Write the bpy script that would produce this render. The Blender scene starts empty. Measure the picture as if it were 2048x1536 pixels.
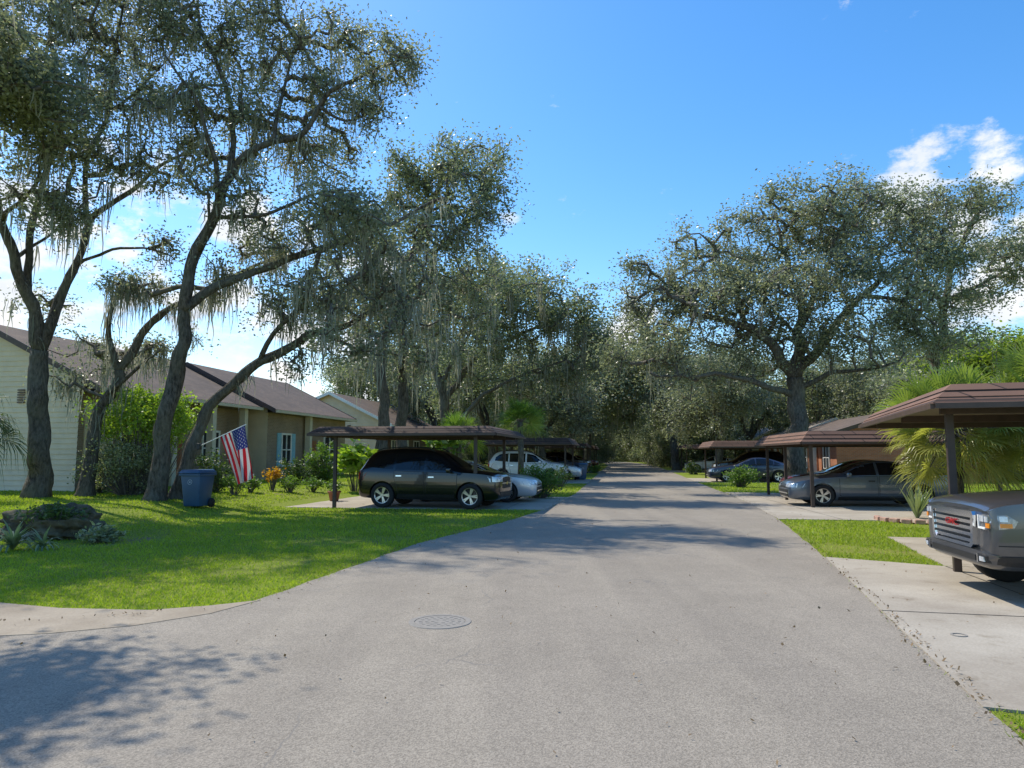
import bpy, bmesh, math, random
import numpy as np
from mathutils import Vector, Matrix, noise
from mathutils.bvhtree import BVHTree
R = math.radians
random.seed(7); rng = np.random.default_rng(7)
SC = bpy.context.scene; C = SC.collection
F = 1450.0; HV = 907.0; H = 1.65
TH = math.atan((HV-768)/F); CT, ST = math.cos(TH), math.sin(TH)
def ray(u, v):
    dx = (u-1024)/F; dy = (768-v)/F
    return Vector((dx, CT-ST*dy, ST+CT*dy))
def at(u, v, Y):
    d = ray(u, v); t = Y/d.y
    return Vector((d.x*t, Y, H+d.z*t))
def gnd(u, v, z=0.0):
    d = ray(u, v); t = (z-H)/d.z
    return Vector((d.x*t, d.y*t, z))
A = Vector((.154, .988, 0)).normalized()      # direction of the street
N = Vector((-A.y, A.x, 0))                    # to the left of it
# ------------------------------------------------------------------ materials
def nm(name):
    m = bpy.data.materials.new(name); m.use_nodes = True
    nt = m.node_tree; return m, nt.nodes, nt.links, nt.nodes['Principled BSDF']
def mixcol(n, l, fac, c1, c2, blend='MIX'):
    x = n.new('ShaderNodeMix'); x.data_type = 'RGBA'; x.blend_type = blend
    for sock, val in ((x.inputs[0], fac), (x.inputs[6], c1), (x.inputs[7], c2)):
        if hasattr(val, 'is_linked'): l.new(val, sock)
        elif isinstance(val, (int, float)): sock.default_value = val
        else: sock.default_value = (*val[:3], 1)
    return x.outputs[2]
def noise_out(n, l, scale, detail=4, rough=.55, coord='Object', vec=None):
    t = n.new('ShaderNodeTexNoise'); t.inputs['Scale'].default_value = scale
    t.inputs['Detail'].default_value = detail; t.inputs['Roughness'].default_value = rough
    if vec is None:
        c = n.new('ShaderNodeTexCoord'); vec = c.outputs[coord]
    l.new(vec, t.inputs['Vector']); return t.outputs['Fac']
def ramp(n, l, inp, lo, hi):
    r = n.new('ShaderNodeMapRange'); r.inputs[1].default_value = lo; r.inputs[2].default_value = hi
    l.new(inp, r.inputs[0]); return r.outputs[0]
def bump(n, l, p, h, strength, dist=.01):
    b = n.new('ShaderNodeBump'); b.inputs['Strength'].default_value = strength; b.inputs['Distance'].default_value = dist
    l.new(h, b.inputs['Height']); l.new(b.outputs[0], p.inputs['Normal'])
def sc(c, k): return tuple(min(1, x*k) for x in c)
def mat(name, col, rough=.6, metal=0, var=.2, scale=6, bmp=0, spec=.5, col2=None, coat=0):
    m, n, l, p = nm(name)
    f = noise_out(n, l, scale)
    f = ramp(n, l, f, .3, .7)
    l.new(mixcol(n, l, f, sc(col, 1-var), col2 or sc(col, 1+var)), p.inputs['Base Color'])
    p.inputs['Roughness'].default_value = rough; p.inputs['Metallic'].default_value = metal
    p.inputs['Specular IOR Level'].default_value = spec
    if coat: p.inputs['Coat Weight'].default_value = coat; p.inputs['Coat Roughness'].default_value = .03
    if bmp: bump(n, l, p, noise_out(n, l, scale*4, 6), bmp, .02)
    return m
def leaf_mat(name, c1, c2, trans=.3, rough=.45, tint=(1.5, 1.6, .7)):
    m, n, l, p = nm(name)
    g = n.new('ShaderNodeNewGeometry')
    c = mixcol(n, l, g.outputs['Random Per Island'], c1, c2)
    f = ramp(n, l, noise_out(n, l, .55, 3), .3, .7)
    c = mixcol(n, l, f, c, mixcol(n, l, 1.0, c, (.7, .73, .7), 'MULTIPLY'))
    l.new(c, p.inputs['Base Color']); p.inputs['Roughness'].default_value = rough
    p.inputs['Specular IOR Level'].default_value = .5
    t = n.new('ShaderNodeBsdfTranslucent'); l.new(mixcol(n, l, 1.0, c, tint, 'MULTIPLY'), t.inputs['Color'])
    mx = n.new('ShaderNodeMixShader'); mx.inputs[0].default_value = trans
    l.new(p.outputs[0], mx.inputs[1]); l.new(t.outputs[0], mx.inputs[2])
    l.new(mx.outputs[0], n['Material Output'].inputs['Surface'])
    return m
def brick_mat(name, c1, c2, mortar, bw, bh, zs=1.0, rough=.85, bmp=.5, msize=.02, stain=.35):
    m, n, l, p = nm(name)
    tc = n.new('ShaderNodeTexCoord')
    d = n.new('ShaderNodeVectorMath'); d.operation = 'DOT_PRODUCT'; d.inputs[1].default_value = (A.x-N.x, A.y-N.y, 0)
    l.new(tc.outputs['Object'], d.inputs[0])
    s = n.new('ShaderNodeSeparateXYZ'); l.new(tc.outputs['Object'], s.inputs[0])
    mz = n.new('ShaderNodeMath'); mz.operation = 'MULTIPLY'; mz.inputs[1].default_value = zs; l.new(s.outputs[2], mz.inputs[0])
    cb = n.new('ShaderNodeCombineXYZ'); l.new(d.outputs['Value'], cb.inputs[0]); l.new(mz.outputs[0], cb.inputs[1])
    b = n.new('ShaderNodeTexBrick'); l.new(cb.outputs[0], b.inputs['Vector'])
    b.inputs['Color1'].default_value = (*c1, 1); b.inputs['Color2'].default_value = (*c2, 1); b.inputs['Mortar'].default_value = (*mortar, 1)
    b.inputs['Scale'].default_value = 1; b.inputs['Brick Width'].default_value = bw; b.inputs['Row Height'].default_value = bh
    b.inputs['Mortar Size'].default_value = msize*bh; b.inputs['Bias'].default_value = -.1
    f = ramp(n, l, noise_out(n, l, .8, 6), .3, .7)
    c = mixcol(n, l, f, b.outputs['Color'], mixcol(n, l, 1.0, b.outputs['Color'], (1-stain,)*3, 'MULTIPLY'))
    l.new(c, p.inputs['Base Color']); p.inputs['Roughness'].default_value = rough
    bump(n, l, p, b.outputs['Fac'], -bmp, .01)
    return m
def bark():
    m, n, l, p = nm('oak_bark')
    tc = n.new('ShaderNodeTexCoord'); mp = n.new('ShaderNodeMapping'); mp.inputs['Scale'].default_value = (9, 9, 2.6); l.new(tc.outputs['Object'], mp.inputs[0])
    f1 = noise_out(n, l, 1.7, 8, .72, vec=mp.outputs[0]); f2 = ramp(n, l, noise_out(n, l, 1.3, 4), .4, .68)
    c = mixcol(n, l, ramp(n, l, f1, .38, .62), (.045, .036, .028), (.21, .175, .14))
    c = mixcol(n, l, f2, c, mixcol(n, l, .5, c, (.22, .22, .17)))
    l.new(c, p.inputs['Base Color']); p.inputs['Roughness'].default_value = .95; p.inputs['Specular IOR Level'].default_value = .15
    bump(n, l, p, f1, 1.0, .12); return m
M = {}
M['bark'] = bark()
M['twig'] = mat('twig_bark', (.13, .113, .092), .9, var=.3)
M['leaf'] = leaf_mat('oak_leaf', (.18, .20, .125), (.40, .41, .285), .46, .36, (1.15, 1.2, .82))
M['leaf2'] = leaf_mat('oak_leaf_deep', (.165, .195, .11), (.38, .40, .255), .46, .36, (1.15, 1.22, .8))
M['leafy'] = leaf_mat('leaf_yellow_green', (.18, .25, .04), (.33, .40, .075), .48)
M['moss'] = leaf_mat('spanish_moss', (.30, .295, .225), (.52, .51, .41), .48, .9, (1.05, 1.03, .95))
M['shrub'] = leaf_mat('shrub_leaf', (.085, .16, .033), (.19, .29, .06), .42)
M['shrubb'] = leaf_mat('shrub_leaf_bright', (.19, .29, .035), (.36, .48, .075), .48)
M['shrubg'] = leaf_mat('shrub_leaf_grey', (.15, .18, .08), (.42, .43, .28), .4)
M['shrubd'] = leaf_mat('shrub_leaf_dark', (.05, .085, .025), (.12, .18, .05), .35)
M['croton'] = leaf_mat('croton_leaf', (.5, .16, .01), (.6, .4, .03), .4)
M['palm'] = leaf_mat('palm_leaf', (.16, .24, .055), (.33, .39, .11), .42, .35)
M['palmy'] = leaf_mat('palm_leaf_yellow', (.27, .28, .065), (.44, .41, .13), .42, .35)
M['palmd'] = leaf_mat('palm_leaf_dark', (.05, .08, .03), (.10, .14, .05), .35)
M['agave'] = leaf_mat('rosette_leaf', (.16, .22, .12), (.34, .39, .23), .3)
M['grass'] = leaf_mat('grass_blade', (.225, .315, .022), (.40, .475, .05), .45, .6)
M['litter'] = leaf_mat('dry_leaf', (.16, .10, .05), (.30, .2, .11), .1, .8)
M['rock'] = mat('rock', (.06, .042, .028), .95, var=.5, scale=4, bmp=1.0, col2=(.165, .135, .075))
M['stone'] = mat('edging_stone', (.45, .27, .2), .9, var=.25, scale=9, bmp=.4)
M['mulch'] = mat('mulch', (.42, .33, .24), .95, var=.4, scale=30, bmp=.6)
M['shingle'] = brick_mat('roof_shingle', (.155, .105, .07), (.11, .075, .052), (.05, .036, .028), .32, .15, 2.2)
M['shingle2'] = brick_mat('roof_shingle_pale', (.30, .26, .22), (.23, .195, .165), (.11, .095, .085), .32, .15, 2.2)
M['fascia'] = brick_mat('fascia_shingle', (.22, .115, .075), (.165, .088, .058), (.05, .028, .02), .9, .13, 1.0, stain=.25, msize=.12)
M['fascia_shade'] = brick_mat('fascia_shingle_shaded', (.10, .06, .045), (.075, .046, .036), (.03, .02, .016), .9, .13, 1.0, stain=.25, msize=.12)  # fascia brown darkened: shade on the left carports put into the colour
M['brick'] = brick_mat('tan_brick', (.36, .25, .17), (.28, .19, .125), (.38, .33, .27), .22, .075, 1.0, msize=.14)
M['rbrick'] = brick_mat('orange_brick', (.55, .18, .07), (.44, .14, .055), (.36, .25, .18), .22, .075, 1.0, msize=.14)
M['siding'] = mat('beige_siding', (.70, .575, .40), .6, var=.08, scale=2)
M['cream'] = mat('cream_trim', (.60, .54, .42), .6, var=.06)
M['white'] = mat('white_paint', (.78, .78, .75), .5, var=.05)
M['brown'] = mat('brown_paint', (.08, .05, .036), .55, var=.2)
M['brownl'] = mat('brown_soffit', (.16, .11, .08), .7, var=.2)
M['post'] = mat('brown_post', (.055, .038, .03), .5, var=.2)
M['shutter'] = mat('blue_shutter', (.26, .5, .62), .55, var=.08)
M['dark'] = mat('dark_void', (.012, .012, .013), .6, var=.2)
M['pane'] = mat('window_pane', (.03, .035, .04), .08, var=.3, scale=1)
M['glass'] = mat('car_glass', (.008, .009, .011), .04, var=.1, spec=.6)
M['rubber'] = mat('tyre_rubber', (.016, .016, .017), .85, var=.2, scale=20)
M['blackp'] = mat('black_plastic', (.018, .018, .019), .5, var=.15)
M['chrome'] = mat('chrome', (.8, .81, .83), .14, 1.0, var=.03)
M['alloy'] = mat('alloy', (.62, .63, .65), .28, 1.0, var=.05)
M['lamp'] = mat('lamp_glass', (.62, .65, .68), .08, .3, var=.25, scale=14)
M['lampd'] = mat('lamp_housing', (.22, .23, .25), .06, .5, var=.5, scale=18)
M['amber'] = mat('amber_lens', (.8, .27, .03), .15, var=.1)
M['redl'] = mat('red_lens', (.35, .012, .01), .12, var=.1)
M['redtxt'] = mat('red_badge', (.38, .012, .015), .35, var=.05)
M['gold'] = mat('gold_badge', (.7, .5, .15), .3, .6, var=.05)
M['bin'] = mat('blue_bin_plastic', (.025, .075, .15), .45, var=.12, scale=3)
M['iron'] = mat('manhole_iron', (.255, .232, .2), .85, .0, var=.12, scale=20, bmp=.25)
M['terra'] = mat('terracotta', (.3, .13, .07), .8, var=.15)
M['wood'] = mat('door_wood', (.28, .1, .045), .5, var=.2)
M['fred'] = leaf_mat('flag_red', (.5, .02, .03), (.52, .022, .032), .4, .8, (1.3, 1, 1)); M['fwhite'] = leaf_mat('flag_white', (.78, .76, .74), (.8, .78, .76), .4, .8, (1, 1, 1)); M['fblue'] = leaf_mat('flag_blue', (.04, .05, .2), (.042, .052, .21), .4, .8, (1, 1, 1.3))
M['emblem'] = mat('pale_emblem', (.32, .37, .43), .6, var=.05)
def paint(name, c, metal=.3, rough=.3): return mat(name, c, rough, metal, var=.06, scale=2, coat=.8)
M['pblack'] = paint('black_paint', (.005, .005, .006), .0, .25)
M['pgrey'] = paint('grey_bronze_paint', (.105, .104, .108), .6, .3); M['pblue'] = paint('dark_blue_grey_paint', (.13, .155, .195), .55)
M['psilver'] = paint('silver_paint', (.62, .63, .65), .3); M['pwhite'] = paint('white_car_paint', (.72, .72, .72), 0)
M['pred'] = paint('red_paint', (.18, .012, .012), .2); M['pnavy'] = paint('navy_paint', (.03, .04, .075), .3)
def asphalt():
    m, n, l, p = nm('asphalt')
    big = ramp(n, l, noise_out(n, l, .35, 5), .3, .7); mid = ramp(n, l, noise_out(n, l, 2.2, 6, .65), .3, .7)
    v = n.new('ShaderNodeTexVoronoi'); v.inputs['Scale'].default_value = 110
    tc = n.new('ShaderNodeTexCoord'); l.new(tc.outputs['Object'], v.inputs['Vector'])
    c = mixcol(n, l, big, (.282, .247, .198), (.336, .295, .238))
    c = mixcol(n, l, mid, c, mixcol(n, l, 1.0, c, (.88, .88, .88), 'MULTIPLY'))
    mp = n.new('ShaderNodeMapping'); mp.inputs['Rotation'].default_value = (0, 0, R(8.9)); mp.inputs['Scale'].default_value = (1.1, .05, 1); l.new(tc.outputs['Object'], mp.inputs[0])
    wear = ramp(n, l, noise_out(n, l, 1.0, 4, .6, vec=mp.outputs[0]), .4, .62)
    c = mixcol(n, l, wear, mixcol(n, l, 1.0, c, (.88, .88, .89), 'MULTIPLY'), c)
    sp = ramp(n, l, v.outputs['Color'], .1, .95)
    c = mixcol(n, l, sp, mixcol(n, l, 1.0, c, (.70, .69, .68), 'MULTIPLY'), mixcol(n, l, 1.0, c, (1.34, 1.33, 1.31), 'MULTIPLY'))
    vc = n.new('ShaderNodeTexVoronoi'); vc.feature = 'DISTANCE_TO_EDGE'; vc.inputs['Scale'].default_value = .28
    nv = n.new('ShaderNodeTexNoise'); nv.inputs['Scale'].default_value = 1.2; nv.inputs['Detail'].default_value = 6; l.new(tc.outputs['Object'], nv.inputs['Vector'])
    ad = n.new('ShaderNodeVectorMath'); ad.operation = 'ADD'; l.new(tc.outputs['Object'], ad.inputs[0]); l.new(nv.outputs['Color'], ad.inputs[1]); l.new(ad.outputs[0], vc.inputs['Vector'])
    cr = ramp(n, l, vc.outputs['Distance'], .0008, .003)
    gate = ramp(n, l, noise_out(n, l, .5, 2), .44, .5)
    mxm = n.new('ShaderNodeMath'); mxm.operation = 'MAXIMUM'; l.new(cr, mxm.inputs[0]); l.new(gate, mxm.inputs[1])
    c = mixcol(n, l, mxm.outputs[0], (.2, .18, .155), c)
    l.new(c, p.inputs['Base Color']); p.inputs['Roughness'].default_value = .85; p.inputs['Specular IOR Level'].default_value = .25
    bump(n, l, p, v.outputs['Distance'], .3, .008)
    return m
M['asphalt'] = asphalt()
def concrete(name, c1, c2):
    m, n, l, p = nm(name)
    big = ramp(n, l, noise_out(n, l, .7, 6, .65), .32, .68); fine = ramp(n, l, noise_out(n, l, 45, 4), .3, .7)
    c = mixcol(n, l, big, c1, c2)
    c = mixcol(n, l, fine, mixcol(n, l, 1.0, c, (.8, .8, .8), 'MULTIPLY'), c)
    st = ramp(n, l, noise_out(n, l, 2.3, 8, .7), .56, .7)
    c = mixcol(n, l, st, c, mixcol(n, l, 1.0, c, (.72, .69, .64), 'MULTIPLY'))
    l.new(c, p.inputs['Base Color']); p.inputs['Roughness'].default_value = .9
    bump(n, l, p, fine, .25, .006); return m
M['concrete'] = concrete('concrete', (.33, .28, .215), (.48, .425, .34)); M['tanconc'] = concrete('tan_concrete', (.27, .215, .15), (.42, .35, .26))
def groundm():
    m, n, l, p = nm('lawn_ground')
    big = ramp(n, l, noise_out(n, l, .25, 5), .35, .65); fine = ramp(n, l, noise_out(n, l, 14, 6, .7), .3, .7)
    c = mixcol(n, l, fine, (.12, .175, .02), (.24, .30, .035))
    c = mixcol(n, l, big, c, mixcol(n, l, .6, c, (.24, .24, .06)))
    br = ramp(n, l, noise_out(n, l, .6, 5), .60, .72)
    c = mixcol(n, l, br, c, (.22, .18, .1))
    l.new(c, p.inputs['Base Color']); p.inputs['Roughness'].default_value = .95; p.inputs['Specular IOR Level'].default_value = .1
    bump(n, l, p, fine, .6, .03); return m
M['ground'] = groundm()
# ------------------------------------------------------------------ object helpers
def tag(o, label=None, cat=None, group=None, kind=None):
    for k, v in (('label', label), ('category', cat), ('group', group), ('kind', kind)):
        if v: o[k] = v
    return o
def thing(name, label, cat, loc=(0, 0, 0), rz=0, group=None):
    o = bpy.data.objects.new(name, None); C.objects.link(o); o.empty_display_size = .3
    o.location = loc; o.rotation_euler = (0, 0, rz); return tag(o, label, cat, group)
def link(name, me, parent=None):
    o = bpy.data.objects.new(name, me); C.objects.link(o)
    if parent: o.parent = parent
    return o
def copy_tree(o, parent=None):
    c = o.copy(); C.objects.link(c)
    if parent: c.parent = parent
    for ch in o.children: copy_tree(ch, c)
    return c
def np_mesh(name, V, Q, m, smooth=False):
    me = bpy.data.meshes.new(name); k = Q.shape[1]
    me.vertices.add(len(V)); me.vertices.foreach_set('co', np.ascontiguousarray(V, dtype='f4').ravel())
    me.loops.add(Q.size); me.loops.foreach_set('vertex_index', np.ascontiguousarray(Q, dtype='i4').ravel())
    me.polygons.add(len(Q)); me.polygons.foreach_set('loop_start', np.arange(len(Q), dtype='i4')*k)
    me.update(calc_edges=True); me.validate()
    me.materials.append(m)
    if smooth: me.shade_smooth()
    return me
class MB:
    def __init__(s): s.v = []; s.f = []; s.m = []
    def add(s, vs, fs, mi=0):
        b = len(s.v); s.v += [tuple(x) for x in vs]; s.f += [tuple(i+b for i in f) for f in fs]; s.m += [mi]*len(fs); return s
    def obox(s, c, ax, ay, az, mi=0):
        c, ax, ay, az = Vector(c), Vector(ax), Vector(ay), Vector(az)
        vs = [c+ax*i+ay*j+az*k for k in (-1, 1) for j in (-1, 1) for i in (-1, 1)]
        return s.add(vs, [(0, 2, 3, 1), (4, 5, 7, 6), (0, 1, 5, 4), (2, 6, 7, 3), (0, 4, 6, 2), (1, 3, 7, 5)], mi)
    def box(s, c, sz, mi=0): return s.obox(c, (sz[0]/2, 0, 0), (0, sz[1]/2, 0), (0, 0, sz[2]/2), mi)
    def tube(s, pts, rad, n=8, mi=0, cap=True, rough=0):
        pts = [Vector(p) for p in pts]
        if not hasattr(rad, '__len__'): rad = [rad]*len(pts)
        t0 = (pts[1]-pts[0]).normalized(); up = Vector((1, 0, 0)) if abs(t0.x) < .8 else Vector((0, 1, 0))
        x = (up-t0*up.dot(t0)).normalized(); rings = []
        for i, p in enumerate(pts):
            t = (pts[min(i+1, len(pts)-1)]-pts[max(i-1, 0)]).normalized()
            x = (x-t*x.dot(t)).normalized(); y = t.cross(x); rg = []
            for k in range(n):
                dv = x*math.cos(2*math.pi*k/n)+y*math.sin(2*math.pi*k/n); rr = rad[i]
                if rough: q = p+dv*rr; rr *= 1+rough*(noise.noise(Vector((q.x*5, q.y*5, q.z*1.6)))+.6*noise.noise(Vector((q.x*11, q.y*11, q.z*4))))
                rg.append(p+dv*rr)
            rings.append(rg)
        fs = [(i*n+k, i*n+(k+1) % n, (i+1)*n+(k+1) % n, (i+1)*n+k) for i in range(len(pts)-1) for k in range(n)]
        if cap: fs += [tuple(range(n-1, -1, -1)), tuple((len(pts)-1)*n+k for k in range(n))]
        return s.add([v for r in rings for v in r], fs, mi)
    def lathe(s, prof, n=24, mi=0, Mx=None, close=False):
        vs = [(r*math.cos(2*math.pi*k/n), r*math.sin(2*math.pi*k/n), z) for r, z in prof for k in range(n)]
        if Mx: vs = [Mx @ Vector(v) for v in vs]
        m = len(prof); fs = [(i*n+k, i*n+(k+1) % n, (i+1)*n+(k+1) % n, (i+1)*n+k) for i in range(m-1) for k in range(n)]
        if close: fs += [tuple(range(n-1, -1, -1)), tuple((m-1)*n+k for k in range(n))]
        return s.add(vs, fs, mi)
    def mesh(s, name, mats, smooth=False, off=None, bev=0):
        me = bpy.data.meshes.new(name)
        vs = s.v if off is None else [(a-off[0], b-off[1], c-off[2]) for a, b, c in s.v]
        me.from_pydata(vs, [], s.f); me.polygons.foreach_set('material_index', s.m)
        for m in (mats if isinstance(mats, (list, tuple)) else [mats]): me.materials.append(m)
        if bev:
            bm = bmesh.new(); bm.from_mesh(me); bmesh.ops.recalc_face_normals(bm, faces=bm.faces)
            bmesh.ops.bevel(bm, geom=bm.edges, offset=bev, segments=2, affect='EDGES', profile=.5); bm.to_mesh(me); bm.free()
        if smooth: me.shade_smooth()
        me.update(); return me
    def build(s, name, mats, parent=None, smooth=False, world=True, bev=0):
        off = parent.location if (parent and world) else None
        return link(name, s.mesh(name, mats, smooth, off, bev), parent)
def interp(tab, y): return np.interp(y, [t[0] for t in tab], [t[1] for t in tab])
RL = [(-30, -16), (3, -12), (5.4, -9), (6.6, -7), (7.45, -4.2), (7.97, -2.95), (10.4, -2.4), (13.3, -1.78), (15.5, -1.0), (17.7, -.17), (21.7, .99), (30, 2.6), (68, 8.3), (100, 13.2), (120, 15.2), (140, 15.8), (160, 14), (180, 10)]
RR = [(-30, .5), (4.0, 2.84), (4.93, 3.08), (11.7, 4.97), (17.7, 6.5), (24, 7.9), (34, 9.4), (68, 14.7), (100, 19.5), (120, 21.5), (140, 22.1), (160, 20.5), (180, 17)]
def sstep(a, b, x):
    t = np.clip((np.asarray(x, float)-a)/(b-a), 0, 1); return t*t*(3-2*t)
def gz(x, y): return .3*sstep(7.5, 11.5, interp(RL, y)-np.asarray(x, float))
# ------------------------------------------------------------------ ground, road, drives
xs = np.unique(np.concatenate([np.linspace(-600, -60, 14), np.linspace(-60, -30, 16), np.linspace(-30, 30, 121), np.linspace(30, 600, 24)]))
ys = np.unique(np.concatenate([np.linspace(-60, 0, 10), np.linspace(0, 60, 91), np.linspace(60, 200, 40), np.linspace(200, 900, 14)]))
X, Y = np.meshgrid(xs, ys); Z = gz(X, Y)
nx, ny = len(xs), len(ys)
I = (np.arange(ny-1)[:, None]*nx+np.arange(nx-1)[None, :]).ravel()
tag(link('ground', np_mesh('ground', np.stack([X, Y, Z], -1).reshape(-1, 3), np.stack([I, I+1, I+1+nx, I+nx], 1), M['ground'], True)), 'grassy ground under the whole street', 'ground', kind='structure')
yy = np.unique(np.concatenate([np.linspace(-30, 40, 141), np.linspace(40, 180, 60)]))
lx, rx = interp(RL, yy), interp(RR, yy)
wob = np.array([noise.noise(Vector((y*1.3, 0, 0)))*.06+noise.noise(Vector((y*5, 3, 0)))*.025 for y in yy])
wob2 = np.array([noise.noise(Vector((y*1.3, 9, 0)))*.05+noise.noise(Vector((y*5, 5, 0)))*.025 for y in yy])
k = len(yy); V = np.concatenate([np.stack([lx+wob, yy, np.full(k, .012)], 1), np.stack([rx+wob2, yy, np.full(k, .012)], 1)])
i = np.arange(k-1)
tag(link('road', np_mesh('road', V, np.stack([i, i+k, i+k+1, i+1], 1), M['asphalt'])), 'sun bleached asphalt street running to the far trees', 'road', kind='structure')
slabs = []
def slab(name, pts, z, label, joints=(), m='concrete'):
    mb = MB(); mb.add([(p[0], p[1], z) for p in pts]+[(p[0], p[1], z-.1) for p in pts], [tuple(range(len(pts)))]+[(j, (j+1) % len(pts), len(pts)+(j+1) % len(pts), len(pts)+j) for j in range(len(pts))])
    for a, b in joints:
        a, b = Vector((*a, z+.003)), Vector((*b, z+.003)); d = (b-a).normalized()*1; w = Vector((-d.y, d.x, 0))*.009
        mb.add([a+w, b+w, b-w, a-w], [(0, 1, 2, 3)], 1)
    slabs.append([(p[0], p[1]) for p in pts])
    return tag(mb.build(name, [M[m], M['dark']]), label, 'driveway', kind='structure')
g2 = lambda u, v: tuple(gnd(u, v)[:2])
slab('driveway', [g2(u, v) for u, v in ((-500, 1190), (0, 1208), (120, 1219), (300, 1223), (420, 1214), (520, 1203), (420, 1230), (270, 1254), (100, 1270), (-60, 1278), (-500, 1285))], .017, 'stained tan concrete strip at the near edge of the left lawn', (), 'tanconc')
slab('driveway', [(4.97, 11.7), (6.3, 10.75), (14, 8.6), (13, 3.6), (3.38, 4.74), (3.05, 4.87), (3.9, 7.9)], .02, 'pale concrete driveway under the grey pickup', [((3.85, 7.75), (13.5, 5.6)), ((6.3, 10.75), (5.2, 4.55)), ((9.5, 9.8), (8.2, 4.2))])
slab('driveway', [(6.32, 10.77), (7.4, 14.5), (15, 12.5), (14, 8.62)], .02, 'concrete slab under the nearest right carport')
slab('driveway', [(6.68, 18.4), (9.6, 17.9), (16.5, 18.5), (17, 29), (9.0, 31), (7.9, 24.4)], .02, 'concrete parking pad under the second right carport', [((8.2, 18.2), (9.6, 30.5))])
slab('driveway', [(.95, 21.4), (-7.6, 22.5), (-6.6, 28.6), (2.2, 27.6)], .02, 'concrete parking pad under the black suv', [((-.2, 21.6), (.8, 27.7)), ((-3.9, 22), (-2.9, 28))])
for (s0, lab) in ((40, 'concrete pad under the second left carport'), (62, 'concrete pad under the third left carport')):
    xl = float(interp(RL, s0)); slab('driveway', [(xl, s0), (xl-8, s0+1.2), (xl-7, s0+7.7), (xl+1, s0+6.5)], .02, lab)
for (s0, lab) in ((42, 'concrete pad under the third right carport'), (64, 'concrete pad under the fourth right carport')):
    xl = float(interp(RR, s0)); slab('driveway', [(xl, s0), (xl+8, s0-1.2), (xl+9, s0+5.5), (xl+1, s0+6.7)], .02, lab)
# manhole
mh = gnd(880, 1246); mh.z = .013
t = thing('manhole_cover', 'round cast iron manhole cover set in the asphalt', 'manhole cover', mh)
MB().lathe([(.25, 0), (.25, .006), (.305, .006), (.31, 0)], 40).build('frame_ring', M['iron'], t, world=False)
m = MB().lathe([(.001, .004), (.243, .004), (.245, 0)], 40)
for r_, nn in ((.07, 6), (.13, 12), (.19, 18)):
    for q in range(nn):
        a = 2*math.pi*q/nn; m.box((r_*math.cos(a), r_*math.sin(a), .005), (.03, .03, .004))
m.build('lid', M['iron'], t, world=False)
p = gnd(1918, 1275); p.z = .021
t = MB().lathe([(.05, 0), (.05, .006), (.068, .006), (.07, 0)], 28); o = t.build('clean_out_cap', M['iron']); o.location = p
tag(o, 'small round metal ring set in the near concrete driveway', 'cap')
# ------------------------------------------------------------------ grass
def inpoly(px, py, poly):
    r = np.zeros(len(px), bool); j = len(poly)-1
    for i in range(len(poly)):
        xi, yi = poly[i]; xj, yj = poly[j]
        cnd = ((yi > py) != (yj > py)) & (px < (xj-xi)*(py-yi)/(yj-yi+1e-12)+xi); r ^= cnd; j = i
    return r
def grass(n):
    y = np.exp(rng.uniform(math.log(3.5), math.log(48), n)); x = rng.uniform(-.95, .95, n)*y
    ok = (x < interp(RL, y)-.02+rng.normal(0, .05, n)) | (x > interp(RR, y)+.03-rng.normal(0, .04, n))
    ok &= ~((x < 0) & (y < 7.3))
    for s in slabs: ok &= ~inpoly(x, y, s)
    bare = np.array([noise.noise(Vector((a*.45, b*.45, 0))) for a, b in zip(x, y)])
    ok &= ~((bare > .32) & (rng.random(n) < .75))
    x, y = x[ok], y[ok]; n = len(x); z = gz(x, y)
    s = np.clip(y/11, .8, 3.2)
    h = rng.uniform(.018, .05, n)*np.clip(s, .9, 1.2); w = .007*s*rng.uniform(.8, 1.3, n)
    a = rng.uniform(0, 2*np.pi, n); b = rng.uniform(0, 2*np.pi, n); ln = h*rng.uniform(.3, 1.1, n)
    base = np.stack([x, y, z], 1); wv = np.stack([np.cos(a)*w, np.sin(a)*w, 0*w], 1)
    tip = base+np.stack([np.cos(b)*ln, np.sin(b)*ln, h], 1)
    V = np.stack([base-wv, base+wv, tip], 1).reshape(-1, 3)
    me = np_mesh('lawn_grass', V, np.arange(3*n).reshape(-1, 3), M['grass'])
    tag(link('lawn_grass', me), 'short bright green lawn grass beside the street', 'grass', kind='stuff')
grass(620000)
def litter(n):
    side = rng.random(n) < .5; y = np.exp(rng.uniform(math.log(3.6), math.log(40), n))
    x = np.where(side, interp(RL, y)+np.abs(rng.normal(0, .22, n))-.15, interp(RR, y)-np.abs(rng.normal(0, .10, n))+.10)
    far = rng.random(n) < .25; x = np.where(far, rng.uniform(np.maximum(interp(RL, y), -5), interp(RR, y)+3), x)
    z = gz(x, y)+.028+rng.uniform(0, .012, n); a = rng.uniform(0, 6.28, n); L = rng.uniform(.008, .02, n); W = L*.45
    c = np.stack([x, y, z], 1); d = np.stack([np.cos(a)*L, np.sin(a)*L, rng.normal(0, .006, n)], 1); w = np.stack([-np.sin(a)*W, np.cos(a)*W, rng.normal(0, .006, n)], 1)
    V = np.stack([c-d, c-w, c+d, c+w], 1).reshape(-1, 3)
    tag(link('fallen_leaves', np_mesh('fallen_leaves', V, np.arange(4*n).reshape(-1, 4), M['litter'])), 'dry brown leaves scattered along the road edges', 'leaves', kind='stuff')
litter(1500)
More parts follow.
